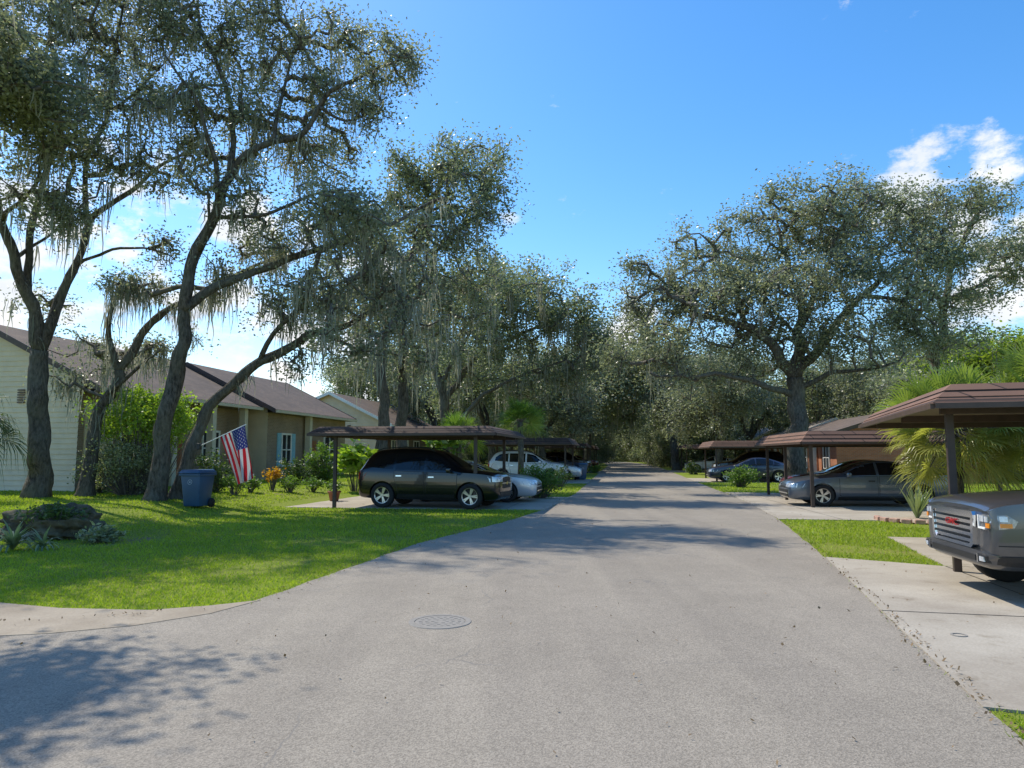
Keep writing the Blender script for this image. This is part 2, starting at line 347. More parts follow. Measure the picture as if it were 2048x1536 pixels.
# ------------------------------------------------------------------ foliage
def unit(n):
    v = rng.normal(size=(n, 3)); return v/np.linalg.norm(v, axis=1, keepdims=True)
def leaves(centres, per, sig, L, W, flat=.8):
    n = len(centres)*per; c = np.repeat(centres, per, 0)
    s = np.repeat(rng.uniform(.5, 1.4, len(centres)), per)[:, None]
    c = c+rng.normal(size=(n, 3))*np.array([sig, sig, sig*flat])*s
    d = unit(n); d[:, 2] *= .7; w = np.cross(d, unit(n)); w /= np.linalg.norm(w, axis=1, keepdims=True)+1e-9
    k = rng.uniform(.65, 1.3, n)[:, None]; d = d*L*k/2; w = w*W*k/2
    V = np.stack([c-d, c-w+d*.1, c+d, c+w+d*.1], 1).reshape(-1, 3)
    return V, np.arange(4*n).reshape(-1, 4)
def segs_mesh(Aa, B, ra, rb):
    d = B-Aa; d /= np.linalg.norm(d, axis=1, keepdims=True)+1e-9
    up = np.where(np.abs(d[:, 2:3]) < .8, np.array([[0, 0, 1.]]), np.array([[1., 0, 0]]))
    x = np.cross(d, up); x /= np.linalg.norm(x, axis=1, keepdims=True); y = np.cross(d, x)
    V = []
    for P, r in ((Aa, ra), (B, rb)):
        for q in range(4):
            an = q*math.pi/2; V.append(P+(x*math.cos(an)+y*math.sin(an))*r[:, None])
    n = len(Aa); V = np.stack(V, 1).reshape(-1, 3); b = np.arange(n)[:, None]*8
    Q = np.concatenate([b+np.array([[q, (q+1) % 4, 4+(q+1) % 4, 4+q]]) for q in range(4)], 0)
    return V, Q
def moss(points, per, lo, hi, wd):
    n = len(points)*per; p = np.repeat(points, per, 0)+rng.normal(size=(n, 3))*np.array([.13, .13, .08])
    ln = rng.uniform(lo, hi, n)*np.repeat(rng.uniform(.3, 1.2, len(points))**1.5, per); a = rng.uniform(0, 6.28, n)
    lev = 5; prof = np.array([.6, 1, .8, .5, .05]); P = np.zeros((n, lev, 2, 3)); drift = np.zeros((n, 2))
    w = wd*rng.uniform(.6, 1.4, n)
    for q in range(lev):
        c = p.copy(); c[:, 2] -= ln*q/(lev-1); c[:, :2] += drift; drift = drift+rng.normal(size=(n, 2))*.04
        wv = np.stack([np.cos(a)*w*prof[q], np.sin(a)*w*prof[q], 0*w], 1); P[:, q, 0] = c-wv; P[:, q, 1] = c+wv
    b = np.arange(n)[:, None]*lev*2
    Q = np.concatenate([b+np.array([[2*q, 2*q+1, 2*q+3, 2*q+2]]) for q in range(lev-1)], 0)
    return P.reshape(-1, 3), Q
def crom(pts, k=5):
    P = [Vector(p) for p in pts]; P = [P[0]*2-P[1]]+P+[P[-1]*2-P[-2]]; out = []
    for i in range(1, len(P)-2):
        a, b, c, d = P[i-1:i+3]
        for q in range(k):
            t = q/k; out.append(.5*((2*b)+(c-a)*t+(2*a-5*b+4*c-d)*t*t+(3*b-a-3*c+d)*t**3))
    out.append(P[-2]); return out
MOSSK = 1.2
def plant_tree(root, paths, blobs, leafmat, per=54, sig=.30, L=.12, W=.06, mossn=0, mper=10, mlen=(.4, 1.4), mw=.018, gap=-.04, merge=False, dens=1.45, spread=.53, twig=.014, zmin=1.6):
    """paths: [(points, r0, r1)] world; blobs: [(centre, radii, n)]; all built in world, stored relative to the root."""
    off = np.array(root.location); nodes = []; trunk_mb = MB()
    for i, (pts, r0, r1) in enumerate(paths):
        sm = crom(pts, 7 if r0 > .15 else 5); sd = random.random()*50
        for q in range(1, len(sm)-1):
            sm[q] = sm[q]+Vector((noise.noise(sm[q]*.9+Vector((sd, 0, 0))), noise.noise(sm[q]*.9+Vector((0, sd, 9))), noise.noise(sm[q]*.9+Vector((4, sd, 0)))))*(r0*.5+.1)
        m_ = len(sm); rad = [r0+(r1-r0)*(q/(m_-1))**.8 for q in range(m_)]
        rad = [r*(1+.13*noise.noise(sm[q]*2.5)) for q, r in enumerate(rad)]
        if i == 0:
            for q in range(min(4, m_)): rad[q] *= (1.38, 1.2, 1.08, 1.02)[q]
        mb = trunk_mb if (merge or i == 0) else MB()
        mb.tube(sm, rad, 18 if r0 > .2 else 8, rough=.16 if r0 > .12 else 0)
        if not merge: mb.build('trunk' if i == 0 else 'limb', M['bark'], root, smooth=True)
        nodes += [tuple(x) for x in (sm if i else sm[len(sm)//2:])]
    nodes = np.array(nodes); cl = []
    for c, r, n in blobs:
        n = int(n*dens); tries = 0; got = 0; sd = random.random()*100
        while got < n and tries < n*12:
            tries += 1; v = rng.normal(size=3)*spread
            if (v*v).sum() > 2.3: continue
            p = np.array(c)+v*np.array(r)
            if p[2] < zmin or noise.noise(Vector(p)*1.0+Vector((sd, 0, 0))) < gap: continue
            cl.append(p); got += 1
    cl = np.array(cl); n0 = len(nodes); mcl = len(cl)
    dmin = np.array([((nodes-c)**2).sum(1).min() for c in cl]); order = np.argsort(dmin)
    P = np.zeros((n0+2*mcl, 3)); P[:n0] = nodes; par = np.full(n0+2*mcl, -1); cnt = n0
    for q in order:
        j = int(((P[:cnt]-cl[q])**2).sum(1).argmin()); ln = np.linalg.norm(P[j]-cl[q])
        P[cnt] = (P[j]+cl[q])/2+rng.normal(size=3)*ln*.13; par[cnt] = j; P[cnt+1] = cl[q]; par[cnt+1] = cnt; cnt += 2
    w = np.ones(cnt)
    for q in range(cnt-1, n0-1, -1): w[par[q]] += w[q] if par[q] >= n0 else 0
    idx = np.arange(n0, cnt); rr = np.minimum(twig*np.sqrt(w), .085); ra = np.where(par[idx] >= n0, rr[par[idx]], rr[idx]*1.1)
    V, Q = segs_mesh(P[par[idx]]-off, P[idx]-off, ra, rr[idx])
    if merge:
        trunk_mb.build('trunk', M['bark'], root, smooth=True)
    link('branches', np_mesh('branches', V, Q, M['twig'], True), root)
    V, Q = leaves(cl-off, per, sig, L, W); link('crown', np_mesh('crown', V, Q, leafmat), root)
    if mossn:
        mossn = int(mossn*MOSSK); cand = np.concatenate([P[n0:cnt], nodes[:, :]]); sel = cand[rng.integers(0, len(cand), mossn)]
        V, Q = moss(sel-off, mper, *mlen, mw); link('hanging_moss', np_mesh('hanging_moss', V, Q, M['moss']), root)
def hero(label, Yd, trunk, limbs, blobs, r0, r1, leafmat=None, **kw):
    b = at(trunk[0][0], trunk[0][1], Yd); base = Vector((b.x, b.y, float(gz(b.x, b.y))))
    root = thing('oak_tree', label, 'tree', base)
    tp = [base-Vector((0, 0, .15))]+[at(p[0], p[1], Yd+(p[2] if len(p) > 2 else 0)) for p in trunk[1:]]
    paths = [(tp, r0, r1)]; pool = [Vector(x) for x in crom(tp)]
    for pts, a, c, dr in limbs:
        rd = ray(pts[0][0], pts[0][1]).normalized(); cam = Vector((0, 0, H))
        s0 = min(pool, key=lambda q: ((q-cam)-rd*((q-cam).dot(rd))).length)
        n = len(pts); line = [s0]+[at(p[0], p[1], s0.y+dr*q/(n-1)) for q, p in enumerate(pts) if q > 0]
        paths.append((line, a, c)); pool += [Vector(x) for x in crom(line)]
    bl = []
    for q, (u, v, ru, rv, n) in enumerate(blobs):
        Yb = Yd+random.uniform(-2.2, 2.2); k = Yb/F; bl.append((at(u, v, Yb), (ru*k, max(ru, rv)*k*.8, rv*k), n))
    plant_tree(root, paths, bl, leafmat or M['leaf'], **kw); return root

hero('tall forked oak at the far left with its crown leaving the top left corner', 22.5,
     [(72, 995), (76, 880), (84, 790), (80, 700)],
     [([(78, 705), (55, 600), (25, 520), (5, 440), (-30, 330), (-70, 200)], .21, .07, -1.5),
      ([(84, 705), (120, 610), (155, 530), (185, 440), (240, 395), (300, 350), (370, 310)], .18, .045, 1.5),
      ([(52, 600), (62, 460), (100, 330), (120, 200), (105, 70), (120, -80)], .13, .04, 1),
      ([(180, 450), (175, 330), (215, 220), (235, 90), (260, -40)], .1, .03, -1.5), ([(5, 440), (60, 380), (90, 300)], .08, .03, -2),
      ([(155, 530), (230, 500), (300, 495), (350, 520)], .06, .02, -1.5), ([(25, 520), (90, 480), (140, 430)], .07, .03, 2), ([(215, 220), (280, 180), (340, 110)], .06, .02, 1)],
     [(30, 50, 120, 90, 52), (150, 30, 130, 70, 56), (270, 60, 110, 90, 50), (60, 170, 130, 80, 46), (200, 180, 120, 80, 48), (40, 290, 120, 70, 40), (150, 300, 110, 70, 38), (310, 210, 90, 70, 36), (60, 400, 100, 60, 28), (280, 340, 70, 50, 20), (-120, 200, 120, 200, 36), (130, 430, 70, 45, 18), (330, 500, 45, 28, 8), (90, 620, 70, 45, 10), (80, -120, 200, 100, 60), (280, -110, 150, 90, 46)],
     .33, .26, mossn=260, mper=9, mlen=(.4, 1.5))
hero('slim leaning oak with a drooping moss cluster, second trunk from the left', 23.2,
     [(165, 995), (180, 900), (205, 810), (235, 740)],
     [([(235, 740), (290, 665), (340, 620), (400, 590), (460, 555), (540, 520)], .16, .045, 1.5), ([(232, 745), (212, 660), (235, 590), (275, 565), (300, 590)], .1, .03, -1), ([(210, 800), (270, 740), (320, 700)], .08, .03, -1)],
     [(270, 585, 45, 28, 16), (320, 690, 60, 35, 12), (185, 700, 60, 40, 12), (430, 560, 60, 40, 12), (150, 760, 50, 25, 6), (530, 500, 60, 35, 14)], .23, .15, mossn=150, mper=10, mlen=(.4, 1.5))
hero('tall oak rising past the blue bin, highest crown left of the street', 21.2,
     [(308, 1003), (322, 900), (338, 790), (358, 690), (368, 620), (392, 520), (430, 430), (462, 350)],
     [([(462, 350), (500, 305), (545, 285), (600, 275), (640, 215), (680, 172), (740, 145), (800, 120)], .13, .035, -1), ([(462, 350), (468, 260), (445, 150), (400, 50), (390, -60)], .11, .035, 1.5),
      ([(440, 410), (425, 300), (390, 200), (330, 110)], .1, .03, -1.5), ([(372, 615), (430, 572), (500, 540), (570, 522), (650, 490), (720, 462), (800, 440), (890, 395)], .16, .045, 1.5),
      ([(545, 285), (560, 200), (590, 110), (610, 50)], .08, .02, 1.5), ([(640, 215), (690, 240), (740, 230)], .06, .02, 1), ([(400, 500), (420, 440), (415, 380)], .07, .03, -1), ([(430, 430), (520, 430), (600, 400), (680, 380)], .07, .03, -1.5)],
     [(420, 60, 110, 75, 46), (540, 120, 110, 85, 48), (570, 40, 80, 45, 24), (690, 90, 80, 55, 32), (785, 140, 55, 45, 26), (640, 190, 90, 60, 32), (740, 210, 60, 45, 22), (480, 220, 100, 70, 34), (370, 230, 90, 90, 38), (600, 300, 120, 60, 38), (690, 300, 50, 40, 14), (470, 390, 100, 60, 26), (620, 420, 100, 50, 28), (720, 420, 100, 55, 32), (550, 480, 80, 40, 14), (330, 60, 80, 70, 30), (400, 330, 70, 60, 20), (400, -90, 150, 80, 46)],
     .27, .13, mossn=250, mper=9, mlen=(.35, 1.3))
hero('low oak trunk leaning far right behind the blue bin toward the carport', 22.0,
     [(352, 990), (374, 920), (405, 840), (450, 780), (520, 722), (600, 690), (680, 655)],
     [([(680, 655), (750, 620), (820, 600), (880, 560)], .1, .03, 1), ([(520, 722), (570, 640), (620, 590), (690, 560)], .09, .03, -1.5), ([(640, 672), (700, 690), (740, 720)], .07, .02, 1.5)],
     [(640, 590, 110, 60, 32), (760, 550, 110, 65, 38), (560, 600, 80, 50, 16), (820, 630, 70, 60, 20), (700, 680, 70, 45, 16), (600, 730, 45, 28, 6), (740, 480, 90, 50, 24)], .22, .11, mossn=120, mper=9, mlen=(.4, 1.4))
hero('tall twin oak behind the black suv, its left trunk', 31,
     [(768, 980), (767, 800), (765, 690), (795, 590), (835, 480), (870, 390)],
     [([(870, 390), (905, 330), (920, 280)], .12, .04, 1), ([(820, 530), (760, 470), (720, 440)], .12, .04, -2), ([(850, 450), (930, 420), (980, 380)], .11, .04, 1.5), ([(765, 700), (700, 620), (650, 580)], .12, .04, -1)],
     [(850, 370, 85, 65, 44), (930, 325, 80, 55, 42), (970, 390, 50, 55, 26), (800, 440, 110, 70, 44), (900, 470, 110, 70, 46), (735, 500, 100, 70, 34), (690, 590, 100, 65, 32), (820, 330, 55, 35, 14)], .28, .14, M['leaf2'], per=56, sig=.35, L=.155, W=.08, mossn=150, mper=9, mlen=(.4, 1.6), mw=.022)
hero('tall twin oak behind the black suv, its right trunk', 32.5,
     [(801, 980), (802, 800), (806, 700), (850, 610)],
     [([(850, 610), (910, 560), (970, 540)], .14, .04, 1), ([(812, 690), (760, 630), (720, 610)], .12, .04, 1), ([(850, 610), (870, 520), (900, 450)], .12, .04, -1)],
     [(830, 570, 120, 65, 42), (940, 560, 100, 60, 40), (760, 640, 100, 55, 30), (900, 640, 90, 55, 30), (690, 690, 80, 50, 16), (850, 700, 80, 40, 14)], .28, .17, M['leaf2'], per=56, sig=.35, L=.155, W=.08, mossn=170, mper=9, mlen=(.4, 1.8), mw=.022)
hero('spreading oak behind the small palm with several curved trunks', 44,
     [(915, 965), (905, 880), (885, 790), (868, 720), (890, 650)],
     [([(890, 800), (950, 720), (1030, 670), (1110, 640)], .22, .06, 1.5), ([(890, 650), (940, 590), (1000, 560)], .17, .05, 1), ([(900, 860), (960, 800), (1040, 750), (1130, 720)], .19, .05, -2), ([(880, 770), (920, 700), (960, 640)], .17, .05, -1)],
     [(980, 590, 110, 65, 60), (1080, 620, 110, 65, 60), (1140, 660, 80, 65, 42), (1040, 560, 80, 40, 32), (910, 640, 90, 55, 34), (1000, 690, 110, 50, 40), (1130, 740, 70, 45, 24), (1180, 640, 45, 55, 24), (920, 740, 70, 45, 16), (1050, 770, 90, 40, 20), (1190, 720, 40, 40, 14)], .36, .2, M['leaf2'], per=66, sig=.42, L=.2, W=.11, mossn=260, mper=9, mlen=(.5, 2.1), mw=.03)
hero('great wide oak on the right side behind the second carport', 33,
     [(1586, 985), (1589, 900), (1592, 820), (1590, 755)],
     [([(1590, 760), (1540, 690), (1470, 645), (1390, 620), (1320, 570)], .29, .06, -1.5), ([(1590, 755), (1602, 650), (1585, 550), (1555, 450)], .3, .06, 1.5), ([(1594, 755), (1660, 660), (1720, 590), (1790, 540), (1850, 500)], .27, .06, 1),
      ([(1588, 790), (1520, 768), (1440, 745), (1370, 755), (1300, 745)], .16, .05, -2), ([(1598, 780), (1660, 745), (1730, 740), (1800, 720)], .15, .04, -2), ([(1600, 650), (1650, 540), (1690, 440)], .18, .05, -1), ([(1500, 660), (1460, 560), (1430, 490)], .15, .04, 1), ([(1720, 590), (1800, 600), (1860, 640)], .12, .04, -1)],
     [(1560, 470, 120, 65, 62), (1650, 410, 90, 55, 44), (1430, 510, 100, 65, 52), (1320, 590, 75, 65, 44), (1710, 440, 110, 75, 62), (1450, 620, 120, 70, 62), (1600, 580, 130, 70, 72), (1770, 540, 110, 80, 66), (1690, 680, 120, 60, 50), (1330, 690, 80, 60, 40), (1480, 715, 90, 45, 34), (1275, 650, 40, 75, 28), (1280, 530, 30, 30, 9), (1810, 660, 90, 60, 42), (1360, 760, 70, 30, 14), (1760, 390, 60, 35, 22), (1560, 385, 40, 25, 10), (1560, 660, 70, 50, 24), (1850, 470, 70, 60, 40), (1500, 550, 90, 60, 36), (1660, 520, 90, 60, 36), (1390, 570, 70, 50, 24), (1240, 720, 35, 45, 14)],
     .47, .36, per=66, sig=.36, L=.155, W=.08, mossn=180, mper=9, mlen=(.3, 1.3), mw=.022)
hero('thin crowned oak reaching up at the right edge above the palm', 36,
     [(1880, 975), (1878, 850), (1872, 720), (1890, 600)],
     [([(1890, 600), (1925, 480), (1980, 400), (2020, 390)], .17, .04, 1), ([(1888, 620), (1840, 520), (1820, 430)], .16, .04, -1), ([(1890, 600), (1980, 560), (2060, 500)], .14, .05, 1)],
     [(1830, 430, 70, 50, 30), (1930, 410, 70, 40, 26), (1990, 400, 45, 25, 12), (1890, 520, 90, 60, 46), (1980, 500, 60, 40, 22), (2045, 530, 45, 60, 22), (1850, 620, 90, 55, 42), (1960, 590, 55, 35, 18), (2060, 470, 45, 35, 14), (1900, 690, 80, 40, 26)], .33, .18, per=62, sig=.36, L=.165, W=.085, mossn=100, mper=8, mlen=(.3, 1.2), mw=.022)
# oaks beyond the left frame edge: their shade lies on the road corner and on the lawn
def off_tree(label, base, crown, rad, n):
    root = thing('oak_tree', label, 'tree', base); b = Vector(base); c = Vector(crown)
    paths = [([b-Vector((0, 0, .1)), b+Vector((.2, .1, 2.2)), b.lerp(c, .5)+Vector((-1.0, .3, 1.2)), c], .32, .1), ([b.lerp(c, .5)+Vector((-1, .3, 1.2)), c+Vector((rad*.6, -.8, .4))], .12, .04), ([b.lerp(c, .5)+Vector((-1, .3, 1.2)), c+Vector((-rad*.7, .8, .2))], .12, .04)]
    bl = [(c+Vector((random.uniform(-1, 1)*rad*.75, random.uniform(-1, 1)*rad*.75, random.uniform(-.4, .4))), (rad*.42, rad*.42, rad*.2), n//8) for q in range(8)]
    plant_tree(root, paths, bl, M['leaf'], per=70, sig=.26, L=.13, W=.07, mossn=30, mper=8, mlen=(.3, .9))
off_tree('near oak beyond the left frame edge shading the road corner', (-13, 8.4, .3), (-9.1, 8.0, 8.2), 2.3, 260)
off_tree('oak beyond the left frame edge shading the left lawn', (-18.5, 16.0, .3), (-15.0, 16.0, 11.4), 3.7, 330)
# generic oaks
def generic(label, h, rad, nl, seed, leafmat, per, low=False):
    random.seed(seed); root = thing('oak_tree', label, 'tree', (0, 0, 0))
    fk = h*.24; paths = [([(0, 0, -.15), (.1, 0, fk*.5), (.15, .1, fk), (0.1, .2, fk*1.5)], .34, .22)]; bl = []
    for q in range(nl):
        a = 2*math.pi*q/nl+random.uniform(-.4, .4); rr = rad*random.uniform(.55, 1); zt = h*random.uniform(.55, .88)
        e = Vector((rr*math.cos(a), rr*math.sin(a), zt)); s = Vector((.12, .1, fk*random.uniform(.9, 1.4)))
        paths.append(([s, s.lerp(e, .35)+Vector((0, 0, .7)), s.lerp(e, .7)+Vector((random.uniform(-.6, .6), random.uniform(-.6, .6), .5)), e], .18, .04))
        bl.append((e, (rad*.42, rad*.42, h*.13), 24)); bl.append((s.lerp(e, .68)+Vector((0, 0, 1.0)), (rad*.42, rad*.42, h*.12), 18))
        bl.append((e*.95-Vector((0, 0, h*.2)), (rad*.36, rad*.36, h*.10), 12))
        if low: bl.append((Vector((e.x, e.y, h*.2)), (rad*.45, rad*.45, h*.2), 40))
    bl.append((Vector((0, 0, h*.86)), (rad*.55, rad*.55, h*.12), 34))
    plant_tree(root, paths, bl, leafmat, per=per, sig=.45, L=.24, W=.14, mossn=150, mper=7, mlen=(.4, 2.0), mw=.04, merge=True, dens=1.3, twig=.014, zmin=.35 if low else 1.6); return root
gens = [generic('', 11.5, 5.0, 7, 11, M['leaf2'], 50), generic('', 12.5, 5.4, 8, 23, M['leaf'], 50), generic('', 10, 4.6, 6, 5, M['leaf2'], 50), generic('', 9, 4.2, 6, 31, M['leafy'], 60), generic('', 8.5, 4.4, 6, 47, M['leaf2'], 48, True)]
used = [False]*5; random.seed(99)
def put(g, x, y, s, label, group=None):
    o = gens[g] if not used[g] else copy_tree(gens[g]); used[g] = True
    for kk in ('group',):
        if kk in o: del o[kk]
    o.location = (x, y, float(gz(x, y))); o.rotation_euler = (0, 0, random.uniform(0, 6.28)); o.scale = (s, s, s*random.uniform(.92, 1.08)); tag(o, label, 'tree', group); return o
for g, u, Yp, s, lab in [
    (0, 985, 56, .95, 'dark oak left of the street between the second and third left carports'), (1, 1085, 60, .9, 'oak in the left verge right of the small palm'), (2, 1140, 74, 1.25, 'oak beyond the third left carport'),
    (1, 880, 66, 1.0, 'oak behind the third house roof on the left'), (0, 760, 74, .95, 'oak far behind the left houses, seen beyond the twin trunks'),
    (2, 1352, 72, 1.35, 'oak by the fourth right carport leaning over the street'), (1, 1440, 58, .85, 'oak behind the third right carport'), (0, 1385, 92, 1.2, 'oak in the right verge past the fourth right carport'),
    (0, 1500, 76, 1.0, 'oak behind the great wide oak, on its left'), (2, 1660, 66, 1.0, 'oak behind the right houses, right of the great oak'), (1, 1790, 58, .9, 'oak behind the right houses above the fan palm'),
    (3, 1960, 50, 1.1, 'yellow green tree at the right edge above the fan palm'), (3, 2075, 54, 1.1, 'yellow green tree cut by the right frame edge'), (0, 1880, 66, 1.0, 'dark oak behind the yellow green tree on the right'), (2, 1730, 76, 1.05, 'farther oak above the orange brick house'),
    (4, 1890, 46, .8, 'low leafy tree filling in behind the fan palm'), (4, 1425, 84, 1.0, 'low leafy tree past the third right carport'), (4, 840, 90, 1.0, 'low leafy tree closing the gap past the left houses'), (4, 2040, 46, .8, 'low leafy tree at the right frame edge behind the palms'), (1, 1172, 84, 1.3, 'tall oak at the left road edge past the third left carport')]:
    p = at(u, 907, Yp); put(g, p.x, p.y, s, lab)
for q, (u, Yp, s, g) in enumerate([(1170, 100, 1.2, 0), (1185, 118, 1.3, 1), (1140, 112, 1.1, 2), (1160, 145, 1.1, 0), (1245, 166, 1.5, 4), (1275, 160, 1.4, 4), (1225, 172, 1.5, 4), (1305, 150, 1.4, 4), (1258, 172, 1.6, 1), (1310, 132, 1.4, 2), (1340, 112, 1.3, 0), (1345, 135, 1.2, 4), (1420, 118, 1.1, 2), (1470, 105, 1.1, 4), (1560, 98, 1.1, 4), (1090, 100, 1.05, 4), (1020, 90, 1, 2), (1640, 92, 1.1, 4), (940, 98, 1.05, 4), (1200, 176, 1.5, 4), (1290, 180, 1.6, 1), (1120, 130, 1.2, 4), (1380, 140, 1.2, 4), (1050, 125, 1.2, 4), (1730, 96, 1.1, 4), (1232, 180, 1.6, 0), (990, 120, 1.3, 4), (1520, 130, 1.3, 4), (1180, 128, .9, 4), (1340, 98, .7, 4), (1262, 158, .9, 4), (1288, 148, .7, 4), (1322, 122, .7, 4), (1160, 96, .6, 4), (1180, 152, 1.0, 4), (1238, 165, .8, 4), (1215, 185, 1.2, 4), (1355, 86, .6, 4)]):
    p = at(u, 907, Yp); put(g, p.x, p.y, s, 'distant moss hung oak in the tree line around the end of the street', 'distant oaks around the end of the street')
def shrub(name, label, u, v, ru, rv, Yd, m, n=60, per=40, L=.09, W=.05, sig=.12, cat='shrub', group=None):
    c = at(u, v, Yd); k = Yd/F; r = Vector((ru*k, ru*k*.8, rv*k)); zg = float(gz(c.x, c.y)); root = thing(name, label, cat, (c.x, c.y, zg), 0, group)
    pts = np.array([np.array(c)+unit(1)[0]*random.random()**.4*np.array(r)*random.uniform(.8, 1.15) for q in range(n)]); pts[:, 2] = np.maximum(pts[:, 2], zg+.08)
    V, Q = leaves(pts-np.array(root.location), per, sig, L, W); V[:, 2] = np.maximum(V[:, 2], .01)
    link('foliage', np_mesh('foliage', V, Q, m), root)
    b = np.zeros((n, 3)); b[:, :2] = (pts[:, :2]-np.array(c)[:2])*.25
    V, Q = segs_mesh(b, pts-np.array(root.location), np.full(n, .016), np.full(n, .006)); link('stem', np_mesh('stem', V, Q, M['twig']), root)
    return root
shrub('shrub', 'tall bright green shrub in front of the left house wall', 295, 835, 112, 62, 24.6, M['shrubb'], 150, 60, .13, .075, .18)
shrub('shrub', 'grey green rounded shrub between the two leftmost leaning trunks', 260, 930, 85, 58, 23.8, M['shrubg'], 140, 50, .08, .05, .13)
shrub('shrub', 'small grey green shrub against the beige siding, left of the rounded one', 195, 945, 45, 45, 25.0, M['shrubg'], 60, 40)
shrub('shrub', 'dark shrub right of the blue bin by the porch', 430, 945, 35, 40, 25.5, M['shrubd'], 50, 40)
shrub('shrub', 'dark green shrub by the porch right of the flag', 595, 945, 38, 26, 32, M['shrubd'], 50, 40, .12, .06)
shrub('shrub', 'leafy dark shrub left of the bright broad leaved plant', 650, 925, 38, 42, 33, M['shrub'], 60, 40, .16, .06)
shrub('broad_leaved_plant', 'bright broad leaved plant left of the black suv', 712, 922, 34, 34, 30, M['shrubb'], 26, 14, .55, .2, .2, 'plant')
shrub('broad_leaved_plant', 'bright broad leaved plant behind the black suv roof', 890, 880, 34, 26, 38, M['shrub'], 26, 14, .5, .2, .2, 'plant')
shrub('shrub', 'orange leaved croton shrub beside the flag', 545, 948, 15, 11, 27, M['croton'], 16, 24, .12, .05, .08)
shrub('shrub', 'low shrub beside the street right of the black suv', 1078, 962, 45, 33, 27, M['shrub'], 90, 45, .09, .05, .12)
shrub('shrub', 'tiny shrub at the road edge under the second left carport', 1120, 950, 25, 18, 36, M['shrubd'], 30, 35)
shrub('shrub', 'low green shrub in front of the third right carport', 1480, 952, 34, 20, 36, M['shrub'], 50, 40, .1, .06)
shrub('shrub', 'small shrub at the road edge by the fourth right carport', 1385, 937, 16, 12, 58, M['shrubd'], 24, 30, .14, .09)
shrub('shrub', 'row shrub at the road edge by the third left carport', 1190, 938, 14, 10, 62, M['shrub'], 24, 30, .14, .09)
shrub('shrub', 'leafy brown green plant growing over the top of the boulder', 110, 1026, 60, 16, 14.2, M['shrubd'], 44, 22, .10, .04, .07, 'plant')
shrub('shrub', 'low leafy plant at the right foot of the boulder', 205, 1072, 38, 16, 13.7, M['shrubg'], 40, 22, .12, .04, .07, 'plant')
for q, u in enumerate((470, 500, 580, 625)):
    shrub('border_plant', 'low strappy border plant along the porch bed', u, 966, 20, 10, 24.5+q*1.2, M['shrub'], 20, 26, .14, .04, .09, 'plant', 'border plants along the porch bed')
def blades(name, label, loc, n, L, W, m, cat='plant', tilt=(.3, 1.2), group=None, droop=.5):
    root_v = []; Q = []
    for q in range(n):
        a = random.uniform(0, 6.28); t = random.uniform(*tilt); ln = L*random.uniform(.7, 1.1); d = Vector((math.cos(a), math.sin(a), 0)); w = Vector((-d.y, d.x, 0)); b = len(root_v)
        p = Vector((0, 0, .02)); an = math.pi/2-t*.7
        for s in range(5):
            ww = W*(.6, 1, .9, .6, .04)[s]; root_v += [p-w*ww, p+w*ww]; p = p+(d*math.cos(an)+Vector((0, 0, math.sin(an))))*ln/4; an -= droop*t*.6
        Q += [(b+2*s, b+2*s+1, b+2*s+3, b+2*s+2) for s in range(4)]
    me = np_mesh(name, np.array([tuple(x) for x in root_v]), np.array(Q), m, True); o = link(name, me); o.location = loc; o.location.z = float(gz(loc[0], loc[1])); return tag(o, label, cat, group)
blades('rosette_plant', 'pale strappy rosette plant at the left frame edge below the rock', gnd(25, 1102), 60, .62, .024, M['agave'], droop=1.1)
blades('rosette_plant', 'pale strappy rosette plant in front of the rock', gnd(85, 1100), 40, .45, .02, M['agave'], droop=1.1)
blades('agave_plant', 'grey green agave in the stone edged bed on the right', gnd(1835, 1040), 40, .95, .035, M['agave'], tilt=(.2, 1.0), droop=.15)
def fan_palm(label, loc, th, n, pet, fr, mats, elev=(-.5, 1.3), tr=.16, droop=.14):
    root = thing('fan_palm', label, 'palm', loc)
    if th > .3: MB().tube([(0, 0, -.1), (.05, 0, th*.5), (0, .05, th)], [tr*1.2, tr, tr*1.1], 10).build('trunk', M['bark'], root, True, world=False)
    for q in range(n):
        a = q*2.399+random.uniform(-.2, .2); e = elev[0]+(elev[1]-elev[0])*((q+.5)/n)+random.uniform(-.15, .15)
        d = Vector((math.cos(a)*math.cos(e), math.sin(a)*math.cos(e), math.sin(e))); pl = pet*random.uniform(.55, 1.25); base = Vector((0, 0, th)); hub = base+d*pl-Vector((0, 0, .10*pl))
        side = d.cross(Vector((0, 0, 1))).normalized(); up = side.cross(d).normalized(); V = []; Q = []
        mb = MB().tube([base, base.lerp(hub, .5)+Vector((0, 0, .05)), hub], [.02, .014, .010], 5)
        nl = 36; roll = random.uniform(-1.0, 1.0); side, up = side*math.cos(roll)+up*math.sin(roll), up*math.cos(roll)-side*math.sin(roll)
        for s in range(nl):
            an = (s/(nl-1)-.5)*R(200); ld = d*math.cos(an)+side*math.sin(an); ln = fr*(.60+.40*math.cos(an*.6))*random.uniform(.8, 1.08)
            fold = up*(.22*fr*abs(math.sin(an))+.05*fr*random.uniform(-1, 1)); wv = (d*-math.sin(an)+side*math.cos(an)); b = len(V); mid = hub+ld*ln*.5+fold*.7; q2 = hub+ld*ln*.8+fold-Vector((0, 0, droop*.4*ln)); tip = hub+ld*ln+fold-Vector((0, 0, droop*ln*random.uniform(.6, 2.4)))
            w1 = ln*.022
            V += [hub, mid-wv*w1, mid+wv*w1, q2-wv*w1*.6, q2+wv*w1*.6, tip]; Q += [(b, b+1, b+2), (b+1, b+3, b+4, b+2), (b+3, b+5, b+4)]
        mb.add(V, Q, 1); mb.build('frond', [M['twig'], mats[0] if e > random.uniform(-.2, .5) else mats[1]], root, world=False)
    return root
